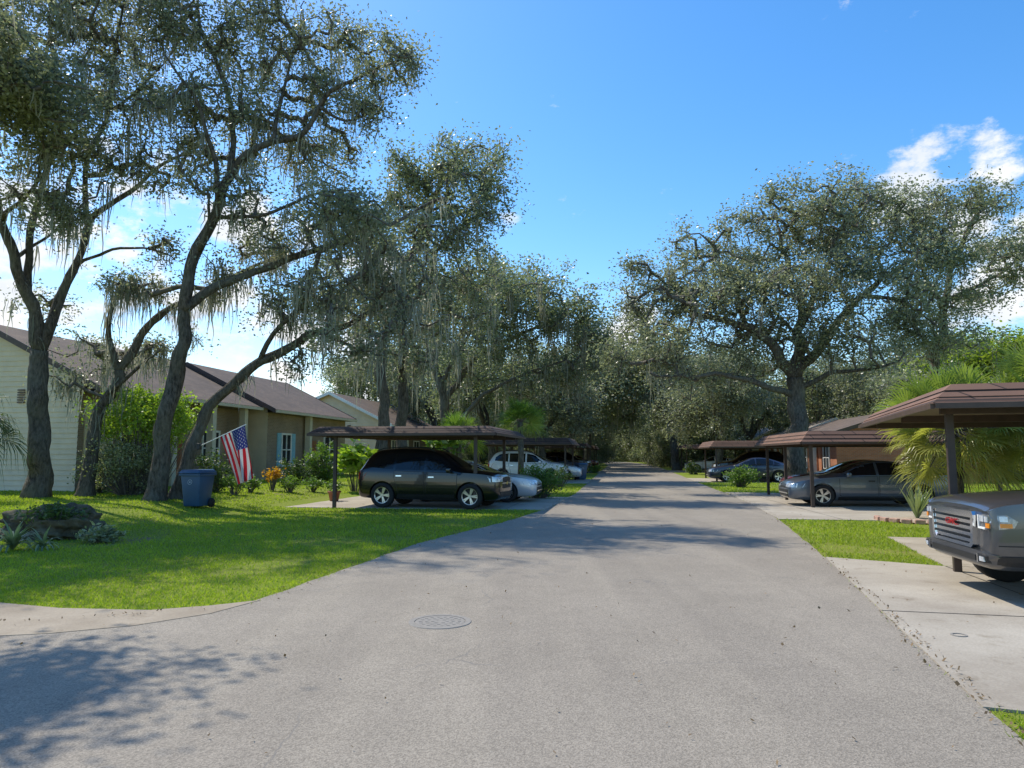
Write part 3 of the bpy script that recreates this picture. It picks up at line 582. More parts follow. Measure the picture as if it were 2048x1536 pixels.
fan_palm('large fan palm with yellowing lower fronds behind the nearest right carport', (11.45, 18.9, 0), 2.25, 92, 1.1, .9, (M['palm'], M['palmy']), (-.85, 1.4), droop=.12)
fan_palm('second fan palm in the clump, cut by the right frame edge', (13.5, 18.4, 0), 2.65, 84, 1.1, .95, (M['palm'], M['palmy']), (-.85, 1.4), droop=.12)
fan_palm('small fan palm rising beside the carport over the black suv', tuple(gnd(1040, 985)[:2])+(0,), 3.0, 26, .55, .85, (M['shrub'], M['palm']), (-.4, 1.3), .12)
pt = at(-75, 907, 20.5); fan_palm('dark drooping palm at the left frame edge', (pt.x, pt.y, .3), 2.3, 16, .8, 1.0, (M['palmd'], M['palmd']), (-.9, .8), droop=.4)
p = at(915, 985, 38); fan_palm('bright fan palm behind the black suv and the twin oaks', (p.x, p.y, 0), 2.6, 16, .7, 1.0, (M['shrub'], M['palm']), (-.3, 1.3), .12)
# rock and bed
def rock(label, loc, s, seed):
    bm = bmesh.new(); bmesh.ops.create_icosphere(bm, subdivisions=5, radius=1)
    for v in bm.verts:
        n1 = noise.fractal(v.co*1.6+Vector((seed, 0, 0)), 1, 2, 6)*.4; n2 = abs(noise.noise(v.co*4+Vector((0, seed, 0))))*.25
        v.co = Vector((v.co.x*s[0], v.co.y*s[1], v.co.z*s[2]))*(1+n1-n2)
    me = bpy.data.meshes.new('boulder'); bm.to_mesh(me); bm.free(); me.materials.append(M['rock']); me.shade_smooth(); o = link('boulder', me); o.location = loc; tag(o, label, 'rock')
b = gnd(75, 1080); rock('low rough brown boulder at the left edge of the lawn', (b.x, b.y+.4, .18), (1.0, .7, .42), 3.3)
b = gnd(1835, 1045); bed = MB(); bed.lathe([(.01, .05), (.55, .05), (.85, .022)], 28); o = bed.build('mulch_bed', M['mulch']); o.location = (b.x+.15, b.y+.35, 0); tag(o, 'pale mulch bed around the agave on the right', 'ground', kind='structure')
for q in range(12):
    a = math.pi*(.85+q*.105); mb = MB().box((0, 0, .05), (.22, .13, .11)); o = mb.build('edging_stone', M['stone'], bev=.02); o.location = (b.x+.15+.85*math.cos(a), b.y+.35+.85*math.sin(a), 0); o.rotation_euler = (0, 0, a+math.pi/2)
    tag(o, 'pinkish edging stone around the mulch bed on the right', 'stone', 'edging stones around the right mulch bed')
# ------------------------------------------------------------------ houses
def house(label, O, td, L, tf, tb, zb, ze, zr, wf, wall, roof, openings, gable=None, trim='brown', hs=.35):
    O = Vector((O[0], O[1], 0)); root = thing('house', label, 'house', (O.x, O.y, zb)); up = Vector((0, 0, 1))
    P = lambda s, t, z: Vector((O.x, O.y, 0))+A*s+td*t+up*z
    k = (zr-ze)/tf; wb = -(tb-.5); zt = lambda t: zr-k*abs(t)-.12; kb = (zr-ze)/tb
    mb = MB()
    mb.add([P(0, wf, zb), P(L, wf, zb), P(L, wf, zt(wf)), P(0, wf, zt(wf))], [(0, 1, 2, 3)]); mb.add([P(0, wb, zb), P(L, wb, zb), P(L, wb, zr-kb*-wb-.12), P(0, wb, zr-kb*-wb-.12)], [(0, 1, 2, 3)])
    pen = lambda s: [P(s, wb, zb), P(s, wf, zb), P(s, wf, zt(wf)), P(s, 0, zr-.12), P(s, wb, zr-kb*-wb-.12)]
    mb.add(pen(L), [(0, 1, 2, 3, 4)]); mb.add(pen(.01), [(0, 1, 2, 3, 4)]); mb.build('wall', M[wall], root)
    if gable:
        g = MB(); z = zb; st = .19
        while z < zr-.2:
            z2 = min(z+st, zr-.13)
            tr = lambda zz: min(wf+.02, (zr-.12-zz)/k); tl = lambda zz: -min(-wb+.02, (zr-.12-zz)/kb)
            a, b, c, d = P(-.03, tl(z), z), P(-.03, tr(z), z), P(-.005, tr(z2), z2), P(-.005, tl(z2), z2)
            g.add([a, b, c, d], [(0, 1, 2, 3)]); g.add([a, b, P(0, tr(z), z), P(0, tl(z), z)], [(0, 1, 2, 3)]); z = z2
        g.build('gable_siding', M[gable], root)
        v = MB(); vz = ze-.5
        for q in range(6): v.obox(P(-.06, tf-3.45, vz+q*.09), td*.14, A*.02, up*.028)
        v.build('gable_vent', M['brownl'], root)
    r = MB(); o0, o1 = -hs, L+hs; th = .13
    for tt in (tf, -tb):
        a = [P(o0, 0, zr), P(o1, 0, zr), P(o1, tt, ze), P(o0, tt, ze)]; r.add(a+[x-up*th for x in a], [(0, 1, 2, 3), (7, 6, 5, 4), (2, 3, 7, 6)])
    ro = r.build('roof', M[roof], root)
    for s in (o0-.02, o1+.02):
        for tt in (tf, -tb):
            rk = MB(); a = [P(s, 0, zr+.03), P(s, tt*1.005, ze+.03), P(s, tt*1.005, ze-.2), P(s, 0, zr-.2)]; rk.add(a+[x+A*.03*(1 if s > 0 else -1) for x in a], [(0, 1, 2, 3), (4, 5, 6, 7), (0, 1, 5, 4), (3, 2, 6, 7)])
            rk.build('rake_board', M[trim], root)
    gt = MB().obox(P(L/2, tf+.06, ze-.1), A*(L/2+hs), td*.055, up*.07); gt.build('gutter', M['white' if trim == 'white' else 'cream'], root)
    MB().add([P(o0, tf-.02, ze-.16), P(o1, tf-.02, ze-.16), P(o1, wf, ze-.16), P(o0, wf, ze-.16)], [(0, 1, 2, 3)]).build('soffit', M['brownl'], root)
    for op in openings:
        kind, s0, s1, z0, z1 = op[:5]; c = (s0+s1)/2; w = (s1-s0)/2; z0 += zb; z1 += zb; cz = (z0+z1)/2; hz = (z1-z0)/2
        if kind == 'window':
            f = MB()
            for (cs, czz, hw, hh) in ((c, z1, w, .05), (c, z0, w+.05, .05), (s0, cz, .05, hz+.05), (s1, cz, .05, hz+.05), (c, cz, .025, hz), (c, cz, w, .025)):
                f.obox(P(cs, wf+.03, czz), A*hw, td*.035, up*hh)
            fo = f.build('window', M['white'], root); po = MB().obox(P(c, wf+.012, cz), A*w, td*.012, up*hz).build('pane', M['pane'], None); 
            po.parent = fo; po.location = -root.location
            if len(op) > 5:
                for ss in (s0-.3, s1+.3):
                    sh = MB().obox(P(ss, wf+.03, cz), A*.2, td*.025, up*(hz+.04))
                    for q in range(12): sh.obox(P(ss, wf+.06, z0+.06+q*(z1-z0-.12)/11), A*.15, td*.012, up*.03)
                    sh.build('shutter', M[op[5]], root)
        elif kind == 'door':
            d = MB().obox(P(c, wf+.03, cz), A*w, td*.03, up*hz)
            for q in (-.5, .5):
                for zz in (-.45, .42): d.obox(P(c+q*w, wf+.065, cz+zz*hz), A*w*.36, td*.012, up*hz*.34)
            do = d.build('door', M[op[5]], root); ho = MB().obox(P(c+w*.8, wf+.09, cz), A*.03, td*.03, up*.06).build('handle', M['chrome']); ho.parent = do; ho.location = -root.location
        elif kind == 'post':
            MB().obox(P(c, tf-.3, cz), A*w, td*w, up*hz).build('porch_post', M[op[5]], root)
        elif kind == 'panel':
            MB().obox(P(c, wf+.02, cz), A*w, td*.02, up*hz).build('wall_panel', M[op[5]], root)
    return root
E = at(215, 775, 26.0); TD = -N; tf = 5.0; Rg = E+N*tf; zeL = E.z; zrL = zeL+2.0*tf/4
house('beige sided house with brown shingle roof at the far left', Rg, TD, 10.9, tf, 6.0, .3, zeL, zrL, 3.9, 'brick', 'shingle',
      [('window', 2.2, 3.8, .8, 2.4), ('door', 5.2, 6.2, .0, 2.1, 'wood'), ('post', 4.2, 4.5, 0, 3.6, 'cream'), ('post', 7.1, 7.4, 0, 3.6, 'cream'), ('post', 9.9, 10.2, 0, 3.6, 'cream'), ('window', 7.8, 9.2, .8, 2.4), ('panel', .3, 1.8, .1, 3.2, 'siding')], 'siding')
house('tan brick house with pale blue shutters behind the flag', Rg+A*11.7-N*.7, TD, 10.6, tf, 6.0, .3, zeL-.1, zrL-.1, 4.4, 'brick', 'shingle',
      [('window', 1.6, 2.7, .7, 2.4, 'shutter'), ('door', 5, 6, 0, 2.1, 'wood'), ('window', 7.2, 8.8, .8, 2.4), ('post', 4.2, 4.5, 0, 3.6, 'cream')], 'siding')
house('cream trimmed house with brown roof, third along the left side', Rg+A*29-N*1.2, TD, 14, tf, 6.0, .3, zeL-.2, zrL-.2, 4.2, 'brick', 'shingle',
      [('window', 2.0, 3.4, .7, 2.4), ('door', 5, 6, 0, 2.1, 'wood'), ('window', 8, 9.6, .7, 2.4), ('post', 4.2, 4.5, 0, 3.6, 'white')], 'siding', 'white')
hr = at(1700, 907, 46); house('orange brick house behind the second right carport', (hr.x+1.4, hr.y-4, 0), N, 13, 4.5, 4.5, 0, 2.75, 4.2, 3.8, 'rbrick', 'shingle',
      [('window', 1.5, 2.8, .7, 2.1), ('door', 4.2, 5.2, 0, 2.1, 'wood'), ('window', 7, 8.4, .7, 2.1), ('post', 3.4, 3.6, 0, 2.5, 'white')], 'rbrick')
house('pale roofed house farther along the right side', (hr.x+5.4, hr.y+14, 0), N, 13, 4.6, 4.6, 0, 2.7, 4.6, 3.9, 'rbrick', 'shingle2',
      [('window', 1.5, 2.8, .7, 2.1), ('door', 4.2, 5.2, 0, 2.1, 'white'), ('window', 7, 8.4, .7, 2.1)], 'cream', 'white')
house('pale roofed house at the far end of the right side', (hr.x+8.4, hr.y+33, 0), N, 14, 4.6, 4.6, 0, 2.7, 4.9, 3.9, 'cream', 'shingle2', [('window', 1.5, 2.8, .7, 2.1), ('door', 4.2, 5.2, 0, 2.1, 'white')], 'cream', 'white')
# ------------------------------------------------------------------ carports
def carport(label, P0, a, td, L, Wd, zb, hf, posts, inset=.28, fm='fascia'):
    root = thing('carport', label, 'carport', (P0[0], P0[1], 0)); up = Vector((0, 0, 1)); a = a.normalized(); td = td.normalized()
    P = lambda s, t, z: Vector((P0[0], P0[1], 0))+a*s+td*t+up*z
    cs = [(0, 0), (L, 0), (L, Wd), (0, Wd)]; ci = [(inset, inset), (L-inset, inset), (L-inset, Wd-inset), (inset, Wd-inset)]
    for q in range(4):
        w = (q+1) % 4; mb = MB(); nr = 3
        for r in range(nr):     # overlapping courses
            def pt(j, f, o): return P(cs[j][0]+(ci[j][0]-cs[j][0])*(f-o), cs[j][1]+(ci[j][1]-cs[j][1])*(f-o), zb+hf*f)
            f0, f1 = r/nr, (r+1)/nr; v = [pt(q, f0, .07), pt(w, f0, .07), pt(w, f1, 0), pt(q, f1, 0), pt(q, f0, 0), pt(w, f0, 0)]
            mb.add(v, [(0, 1, 2, 3), (0, 1, 5, 4)])
        mb.build('fascia', M[fm], root)
        j0, j1 = P(*cs[q], zb-.03), P(*cs[w], zb-.03); d = (j1-j0).normalized(); nn = d.cross(up)
        MB().obox((j0+j1)/2, d*((j1-j0).length/2-.02), nn*.03, up*.035).build('trim_board', M['brown'], root)
    MB().add([P(*c, zb+hf-.01) for c in ci]+[P(*c, zb+.02) for c in cs], [(0, 1, 2, 3), (4, 7, 6, 5)]).build('roof_deck', M['brownl'], root)
    for s in np.linspace(.9, L-.9, 3): MB().obox(P(s, Wd/2, zb-.04), td*(Wd/2-.25), a*.05, up*.06).build('beam', M['brown'], root)
    for s, t in posts: MB().obox(P(s, t, zb/2-.05), a*.05, td*.05, up*(zb/2+.03)).build('post', M['post'], root, bev=.008)
    return root
x0 = at(992, 866, 20.9); carport('long low carport sheltering the black suv on the left', (x0.x, x0.y), A, N, 6.3, 5.75, 2.24, .22, [(.5, .7), (.5, 5.05), (5.6, .7), (5.6, 5.05)], fm='fascia_shade')
aR = Vector((.33, .944, 0)).normalized(); carport('nearest right carport, its roof cut by the right frame edge', (5.5, 9.45), aR, Vector((aR.y, -aR.x, 0)), 8.0, 6.2, 2.3, .27, [(1.0, .38), (7.4, 4.6), (1.0, 5.4)])
carport('second right carport sheltering the dark blue grey sedan', (8.75, 22.0), A, -N, 8.0, 6.2, 2.0, .34, [(.35, .35), (7.3, .35), (4.0, .35), (.35, 5.6), (7.3, 5.6)])
def cp(label, side, s0, L, zb):
    if side > 0: x = float(interp(RR, s0))+.9; carport(label, (x, s0), A, -N, L, 6.0, zb, .35, [(.5, .4), (L-.5, .4), (.5, 5.4), (L-.5, 5.4)])
    else: x = float(interp(RL, s0))-.9; carport(label, (x, s0), A, N, L, 6.0, zb, .35, [(.5, .4), (L-.5, .4), (.5, 5.4), (L-.5, 5.4)], fm='fascia_shade')
cp('third right carport over the dark suv', 1, 43, 7, 2.05); cp('fourth right carport with open bays', 1, 64, 7, 2.1); cp('fifth right carport, small in the distance', 1, 86, 7, 2.1); cp('sixth right carport, smallest at the far end', 1, 110, 7, 2.1)
cp('second left carport over the white suv', -1, 41, 7, 2.2); cp('third left carport with a car below', -1, 62, 7, 2.2); cp('fourth left carport, small in the distance', -1, 84, 7, 2.2)
# ------------------------------------------------------------------ vehicles
def loft(st, endc=.45):
    V = []; Fc = []; n = 14
    for x, zb, zl, zt, w, wt in st:
        half = [(0, zb), (.82*w, zb), (.97*w, zb+.1), (w, zb+.55*(zl-zb)), (.965*w, zl), (wt, zt-.05), (.72*wt, zt-.012), (0, zt)]
        V += [(x, y, z) for y, z in half]+[(x, -y, z) for y, z in reversed(half[1:-1])]
    for i in range(len(st)-1):
        for k in range(n): Fc.append((i*n+k, i*n+(k+1) % n, (i+1)*n+(k+1) % n, (i+1)*n+k))
    for i in (0, len(st)-1):
        b = i*n
        for k in range(7):
            a_, b_, c_, d_ = b+k, b+k+1, b+(13-k) % n, b+(n-k) % n
            f = [q for j, q in enumerate((a_, b_, c_, d_)) if q not in (a_, b_, c_, d_)[:j]]
            if len(f) > 2: Fc.append(tuple(f if i else reversed(f)))
    me = bpy.data.meshes.new('body'); me.from_pydata(V, [], Fc)
    cr = me.attributes.new('crease_edge', 'FLOAT', 'EDGE'); val = []
    for e in me.edges:
        a_, b_ = e.vertices; ka, kb = a_ % n, b_ % n; same = ka == kb
        val.append(.55 if same and ka in (4, 10) else (.4 if same and ka in (5, 9, 1, 13) else (endc if a_//n == b_//n and a_//n in (0, len(st)-1) else 0)))
    cr.data.foreach_set('value', val)
    bm = bmesh.new(); bm.from_mesh(me); bmesh.ops.recalc_face_normals(bm, faces=bm.faces); bm.to_mesh(me); bm.free()
    return me
def body_mesh(sp):
    me = loft(sp['st'], sp.get('endc', .45)); ob = bpy.data.objects.new('tmp', me); C.objects.link(ob); tmp = [ob]
    s = ob.modifiers.new('s', 'SUBSURF'); s.levels = 2; s.render_levels = 2
    for xw in sp['wx']:
        for sd in (1, -1):
            c = MB().lathe([(sp['R']*1.14, -.45), (sp['R']*1.14, .45)], 36, close=True, Mx=Matrix.Translation((xw, sd*(sp['tw']+.22), sp['R'])) @ Matrix.Rotation(R(90), 4, 'X')).mesh('cut', M['blackp'])
            bm = bmesh.new(); bm.from_mesh(c); bmesh.ops.recalc_face_normals(bm, faces=bm.faces); bm.to_mesh(c); bm.free()
            co = bpy.data.objects.new('cut', c); C.objects.link(co); tmp.append(co)
            b = ob.modifiers.new('b', 'BOOLEAN'); b.object = co; b.operation = 'DIFFERENCE'; b.solver = 'EXACT'
    bpy.context.view_layer.update(); dg = bpy.context.evaluated_depsgraph_get()
    out = bpy.data.meshes.new_from_object(ob.evaluated_get(dg))
    for o in tmp: bpy.data.objects.remove(o)
    out.materials.clear(); out.polygons.foreach_set('material_index', [0]*len(out.polygons)); out.materials.append(M['pblack'])
    out.shade_smooth()
    try: out.set_sharp_from_angle(angle=R(38))
    except Exception: pass
    return out
def patch(mb, bvh, poly, axis, off=.005, thick=.015, g=.07, mi=0):
    D = {'+x': Vector((-1, 0, 0)), '-x': Vector((1, 0, 0)), '+y': Vector((0, -1, 0)), '-y': Vector((0, 1, 0)), '+z': Vector((0, 0, -1))}[axis]
    def o3(a, b):
        if axis[1] == 'x': return Vector((-D.x*6, a, b))
        if axis[1] == 'y': return Vector((a, -D.y*6, b))
        return Vector((a, b, 6))
    bm = bmesh.new(); bm.faces.new([bm.verts.new((a, b, 0)) for a, b in poly])
    for ax in (0, 1):
        lo, hi = min(p[ax] for p in poly), max(p[ax] for p in poly); k = int((hi-lo)/g)
        for q in range(1, k+1):
            co = [0, 0, 0]; co[ax] = lo+(hi-lo)*q/(k+1); no = [0, 0, 0]; no[ax] = 1
            bmesh.ops.bisect_plane(bm, geom=bm.verts[:]+bm.edges[:]+bm.faces[:], plane_co=co, plane_no=no)
    for v in bm.verts:
        h = bvh.ray_cast(o3(v.co.x, v.co.y), D)
        loc = h[0] if h[0] is not None else bvh.find_nearest(o3(v.co.x, v.co.y)-(-D)*(6-1.0) if axis[1] == 'y' else o3(v.co.x, v.co.y)+D*3.6)[0]
        v.co = loc-D*off
    be = [e for e in bm.edges if e.is_boundary]
    bm.verts.index_update()
    vs = [v.co.copy() for v in bm.verts]; fs = [[v.index for v in f.verts] for f in bm.faces]; mb.add(vs, fs, mi)
    for e in be:
        a, b = e.verts[0].co, e.verts[1].co; mb.add([a, b, b+D*thick, a+D*thick], [(0, 1, 2, 3)], mi)
    bm.free(); return mb
def grow_poly(p, d):
    cx = sum(a for a, b in p)/len(p); cz = sum(b for a, b in p)/len(p)
    return [(a+math.copysign(d, a-cx), b+math.copysign(d, b-cz)) for a, b in p]
rect = lambda a, b, c, d: [(a, c), (b, c), (b, d), (a, d)]
SP = {
 'suv': dict(st=[(2.27, .36, .84, .92, .64, .52), (2.21, .26, .94, 1.03, .82, .64), (1.92, .24, 1.02, 1.10, .91, .72), (1.3, .24, 1.06, 1.16, .92, .75), (1.08, .24, 1.07, 1.20, .92, .75), (.40, .24, 1.09, 1.65, .92, .65), (.05, .24, 1.10, 1.77, .92, .64), (-.7, .24, 1.11, 1.82, .92, .63), (-1.5, .24, 1.14, 1.79, .92, .62), (-1.9, .26, 1.15, 1.70, .91, .60), (-2.14, .28, 1.15, 1.26, .88, .70), (-2.23, .3, 1.07, 1.14, .84, .68), (-2.28, .4, .94, 1.02, .70, .6)],
   wx=(1.40, -1.40), R=.375, tw=.80, win=[[(.93, 1.14), (.45, 1.54), (.02, 1.62), (.02, 1.13)], [(-.07, 1.13), (-.07, 1.63), (-.98, 1.64), (-.98, 1.15)], [(-1.06, 1.16), (-1.06, 1.635), (-1.55, 1.59), (-1.80, 1.42), (-1.84, 1.22)]],
   door=[[(.98, .45), (1.0, 1.04), (.02, 1.07), (.02, .42), (.9, .42)], [(-.04, .42), (-.04, 1.07), (-1.00, 1.10), (-1.02, .9), (-.92, .68), (-.88, .42)]], ws=[(-.68, 1.24), (.68, 1.24), (.54, 1.61), (-.54, 1.61)], rw=[(-.62, 1.27), (.62, 1.27), (.52, 1.6), (-.52, 1.6)],
   hl=rect(.42, .86, .80, .95), tl=rect(.58, .88, .84, 1.12), gr=rect(-.4, .4, .60, .90), low=rect(-.62, .62, .34, .5), sill=(-.98, .98, .27, .4), mir=(.78, 1.14), rail=(1.0, 1.72), bad=True),
 'sedan': dict(st=[(2.44, .3, .58, .66, .66, .52), (2.36, .2, .69, .78, .83, .64), (2.0, .18, .82, .88, .90, .70), (1.2, .18, .90, .97, .92, .74), (.95, .18, .91, 1.0, .92, .74), (.20, .18, .93, 1.35, .92, .60), (-.2, .18, .94, 1.43, .92, .58), (-.9, .18, .96, 1.41, .92, .58), (-1.62, .2, 1.0, 1.15, .91, .66), (-1.85, .2, 1.0, 1.09, .90, .70), (-2.3, .25, .96, 1.06, .85, .68), (-2.43, .36, .85, .93, .72, .58)],
   wx=(1.45, -1.38), R=.335, tw=.80, win=[[(.80, .97), (.25, 1.27), (-.12, 1.34), (-.12, .97)], [(-.2, .97), (-.2, 1.345), (-.8, 1.33), (-1.12, 1.2), (-1.1, .99)], [(-1.17, 1.0), (-1.18, 1.19), (-1.5, 1.06)]],
   door=[[(.95, .36), (.95, .9), (-.14, .93), (-.14, .33), (.9, .33)], [(-.2, .33), (-.2, .93), (-1.1, .95), (-1.05, .72), (-.92, .5), (-.88, .33)]], ws=[(-.68, 1.02), (.68, 1.02), (.52, 1.33), (-.52, 1.33)], rw=[(-.6, 1.12), (.6, 1.12), (.5, 1.36), (-.5, 1.36)],
   hl=rect(.42, .87, .58, .70), tl=rect(.4, .86, .78, .93), gr=rect(-.62, .62, .28, .5), low=rect(-.5, .5, .55, .6), sill=(-.98, 1.0, .2, .3), mir=(.72, .98), rail=None, bad=False),
 'pickup': dict(st=[(2.745, .40, 1.00, 1.035, .86, .75), (2.735, .37, 1.02, 1.055, .895, .78), (2.64, .345, 1.075, 1.115, .945, .82), (2.3, .34, 1.11, 1.165, .955, .83), (1.4, .40, 1.15, 1.215, .95, .81), (1.18, .40, 1.17, 1.26, .95, .78), (.62, .40, 1.18, 1.70, .95, .66), (.3, .40, 1.19, 1.80, .95, .66), (-.75, .40, 1.2, 1.81, .95, .66), (-1.0, .40, 1.2, 1.72, .95, .70), (-1.08, .40, 1.2, 1.26, .95, .9), (-2.6, .45, 1.2, 1.25, .95, .9), (-2.7, .5, 1.15, 1.2, .93, .86)], endc=.62,
   wx=(1.88, -1.6), R=.40, tw=.82, win=[[(1.02, 1.23), (.66, 1.55), (.25, 1.68), (.25, 1.23)], [(.17, 1.23), (.17, 1.69), (-.8, 1.67), (-.8, 1.24)]], door=[[(1.15, .55), (1.15, 1.14), (.2, 1.16), (.2, .5)], [(.14, .5), (.14, 1.16), (-.85, 1.18), (-.85, .5)]],
   ws=[(-.7, 1.3), (.7, 1.3), (.58, 1.66), (-.58, 1.66)], rw=[(-.6, 1.32), (.6, 1.32), (.56, 1.64), (-.56, 1.64)], hl=[(.61, .79), (.865, .81), (.875, .92), (.85, .965), (.61, .955)], tl=rect(.75, .92, .75, 1.1), gr=None, low=rect(-.66, .66, .40, .50), sill=(-.9, 1.2, .42, .52), mir=(.95, 1.24), rail=None, bad=False, truck=True)}
TPL = {}
def wheel_meshes(Rr, side):
    Mx = Matrix.Rotation(R(-90)*side, 4, 'X'); w = .23
    ty = MB().lathe([(.64*Rr, -w/2), (.92*Rr, -w/2), (Rr, -w*.36), (Rr, w*.36), (.92*Rr, w/2), (.66*Rr, w/2*.96), (.64*Rr, w*.3)], 40, Mx=Mx)
    rim = MB().lathe([(.0, w*.05), (.60*Rr, w*.05), (.63*Rr, w*.38), (.665*Rr, w*.44)], 40, 1, Mx)
    rim.lathe([(.60*Rr, w*.36), (.63*Rr, w*.43), (.67*Rr, w*.44), (.67*Rr, w*.38)], 40, 0, Mx)
    rim.lathe([(.0, w*.40), (.11*Rr, w*.40), (.15*Rr, w*.30), (.15*Rr, w*.06)], 20, 0, Mx)
    for q in range(5):
        for s in (-.13, .13):
            a = 2*math.pi*q/5+s; d = Vector((math.cos(a), math.sin(a), 0)); e = Vector((-d.y, d.x, 0))
            vs = [d*.1*Rr+e*.05*Rr, d*.1*Rr-e*.05*Rr, d*.64*Rr-e*.055*Rr, d*.64*Rr+e*.055*Rr]
            top = [Mx @ (v+Vector((0, 0, w*(.36 if k < 2 else .40)))) for k, v in enumerate(vs)]; bot = [Mx @ (v+Vector((0, 0, w*.2))) for v in vs]
            rim.add(top+bot, [(0, 1, 2, 3), (0, 4, 5, 1), (1, 5, 6, 2), (2, 6, 7, 3), (3, 7, 4, 0)], 0)
    return ty.mesh('wheel', M['rubber'], True), rim.mesh('rim', [M['alloy'], M['blackp']])
def template(kind):
    sp = SP[kind]; body = body_mesh(sp); bm = bmesh.new(); bm.from_mesh(body); bvh = BVHTree.FromBMesh(bm); bm.free(); T = []
    truck = sp.get('truck')
    T.append(('body', body, True, (0, 0, 0), []))
    def mk(name, poly, axis, m, off=.006, thick=.02, g=.07): return (name, patch(MB(), bvh, poly, axis, off, thick, g).mesh(name, M[m]))
    def P(name, poly, axis, m, off=.006, thick=.02, kids=(), paintd=False, g=.07):
        T.append((name, patch(MB(), bvh, poly, axis, off, thick, g).mesh(name, M[m]), paintd, (0, 0, 0), list(kids)))
    P('windshield', sp['ws'], '+x', 'glass'); P('rear_window', sp['rw'], '-x', 'glass')
    for sd, ax in ((1, '+y'), (-1, '-y')):
        for w in sp['win']: P('window', w, ax, 'glass')
        for d in sp['door']:
            mb = MB(); patch(mb, bvh, grow_poly(d, .012), ax, .002, .01, .1, 1); patch(mb, bvh, d, ax, .007, .012, .1, 0)
            xr = min(p[0] for p in d)+.17; zt = max(p[1] for p in d)-.14
            h = patch(MB(), bvh, rect(xr-.09, xr+.09, zt-.018, zt+.018), ax, .035, .03, .05).mesh('handle', M['chrome'] if kind != 'sedan' else M['blackp'])
            T.append(('door', mb.mesh('door', [M['pblack'], M['dark']]), True, (0, 0, 0), [('handle', h)]))
        s = sp['sill']; P('sill', rect(*s), ax, 'blackp', .012, .02)
        fl = lambda p: [(a*sd, b) for a, b in p]
        if truck:
            kids = [mk('projector', fl(rect(.655, .745, .88, .945)), '+x', 'lamp', .02, .02, .03), mk('projector', fl(rect(.77, .84, .88, .94)), '+x', 'lamp', .02, .02, .03), mk('running_light', fl(rect(.615, .637, .80, .95)), '+x', 'white', .022, .02, .04), mk('running_light', fl(rect(.637, .78, .80, .822)), '+x', 'white', .022, .02, .04), mk('turn_signal', fl(rect(.80, .865, .82, .87)), '+x', 'amber', .022, .02, .03)]
            P('headlight', fl(sp['hl']), '+x', 'lampd', .01, .02, kids, g=.03)
            P('headlight_side', [(2.50, .90), (2.54, .83), (2.68, .81), (2.69, .96), (2.60, .965)], ax, 'lampd', .008, .02, [mk('side_marker', rect(2.56, 2.67, .83, .875), ax, 'amber', .014, .02, .04), mk('reflector', rect(2.60, 2.67, .895, .95), ax, 'lamp', .014, .02, .04)], g=.04)
            P('bumper_seam', rect(2.34, 2.69, .628, .640), ax, 'dark', .004, .01); P('bumper_corner', [(2.36, .40), (2.69, .42), (2.69, .52), (2.42, .52)], ax, 'blackp', .014, .02)
        else: P('headlight', fl(sp['hl']), '+x', 'lamp', .008, .02, g=.035)
        P('taillight', fl(sp['tl']), '-x', 'redl', .008, .02, g=.04)
        mx, mz = sp['mir']; mb = MB().box((0, 0, 0), (.13, .2, .15)); mb.box((.02, -.14*sd, -.06), (.05, .12, .04))
        T.append(('mirror', mb.mesh('mirror', M['pblack'], True, bev=.035), True, (mx, sd*(.965*.92+.12), mz), []))
        for xw in sp['wx']:
            ty, rim = wheel_meshes(sp['R'], sd); T.append(('wheel', ty, False, (xw, sd*sp['tw'], sp['R']), [('rim', rim)]))
        if sp['rail']:
            T.append(('roof_rail', MB().tube([(.2, sd*.60, 1.69), (.0, sd*.58, 1.79), (-.75, sd*.57, 1.83), (-1.5, sd*.56, 1.79), (-1.75, sd*.56, 1.70)], .018, 6).mesh('roof_rail', M['blackp'], True), False, (0, 0, 0), []))
    if not truck: P('bumper_intake', sp['low'], '+x', 'blackp', .008)
    P('licence_plate', rect(-.16, .16, .62, .75), '-x', 'white', .02)
    if sp['gr']:
        g = sp['gr']; zc = [p[1] for p in g]; yc = [p[0] for p in g]; bars = patch(MB(), bvh, rect(min(yc), max(yc), sum(zc)/4-.02, sum(zc)/4+.02), '+x', .03, .03).mesh('grille_bar', M['chrome'])
        P('grille', g, '+x', 'blackp', .01, .02, [('grille_bar', bars)])
    if sp['bad']:
        P('badge', [(-.1, .72), (-.03, .72), (-.03, .70), (.03, .70), (.03, .72), (.1, .74), (.1, .78), (.03, .78), (.03, .80), (-.03, .80), (-.03, .78), (-.1, .77)], '+x', 'gold', .036, .01, g=.3)
    if truck:
        kids = []
        for z in (.645, .715, .785, .855, .922): kids.append(mk('grille_bar', rect(-.50, .50, z-.019, z+.019), '+x', 'chrome', .045, .04, .1))
        fr = MB()
        outer = [(-.50, .57), (.50, .57), (.555, .61), (.585, .94), (.56, .98), (-.56, .98), (-.585, .94), (-.555, .61)]; inner = [(-.46, .61), (.46, .61), (.50, .64), (.525, .905), (.505, .94), (-.505, .94), (-.525, .905), (-.50, .64)]
        for q in range(8): w = (q+1) % 8; patch(fr, bvh, [outer[q], outer[w], inner[w], inner[q]], '+x', .058, .06, .1)
        kids.append(('grille_frame', fr.mesh('grille_frame', M['chrome'])))
        cu = bpy.data.curves.new('t', 'FONT'); cu.body = 'GMC'; cu.size = .105; cu.align_x = 'CENTER'; cu.align_y = 'CENTER'; cu.extrude = .002; cu.offset = .001
        to = bpy.data.objects.new('t', cu); C.objects.link(to); bpy.context.view_layer.update(); tm = bpy.data.meshes.new_from_object(to.evaluated_get(bpy.context.evaluated_depsgraph_get())); bpy.data.objects.remove(to)
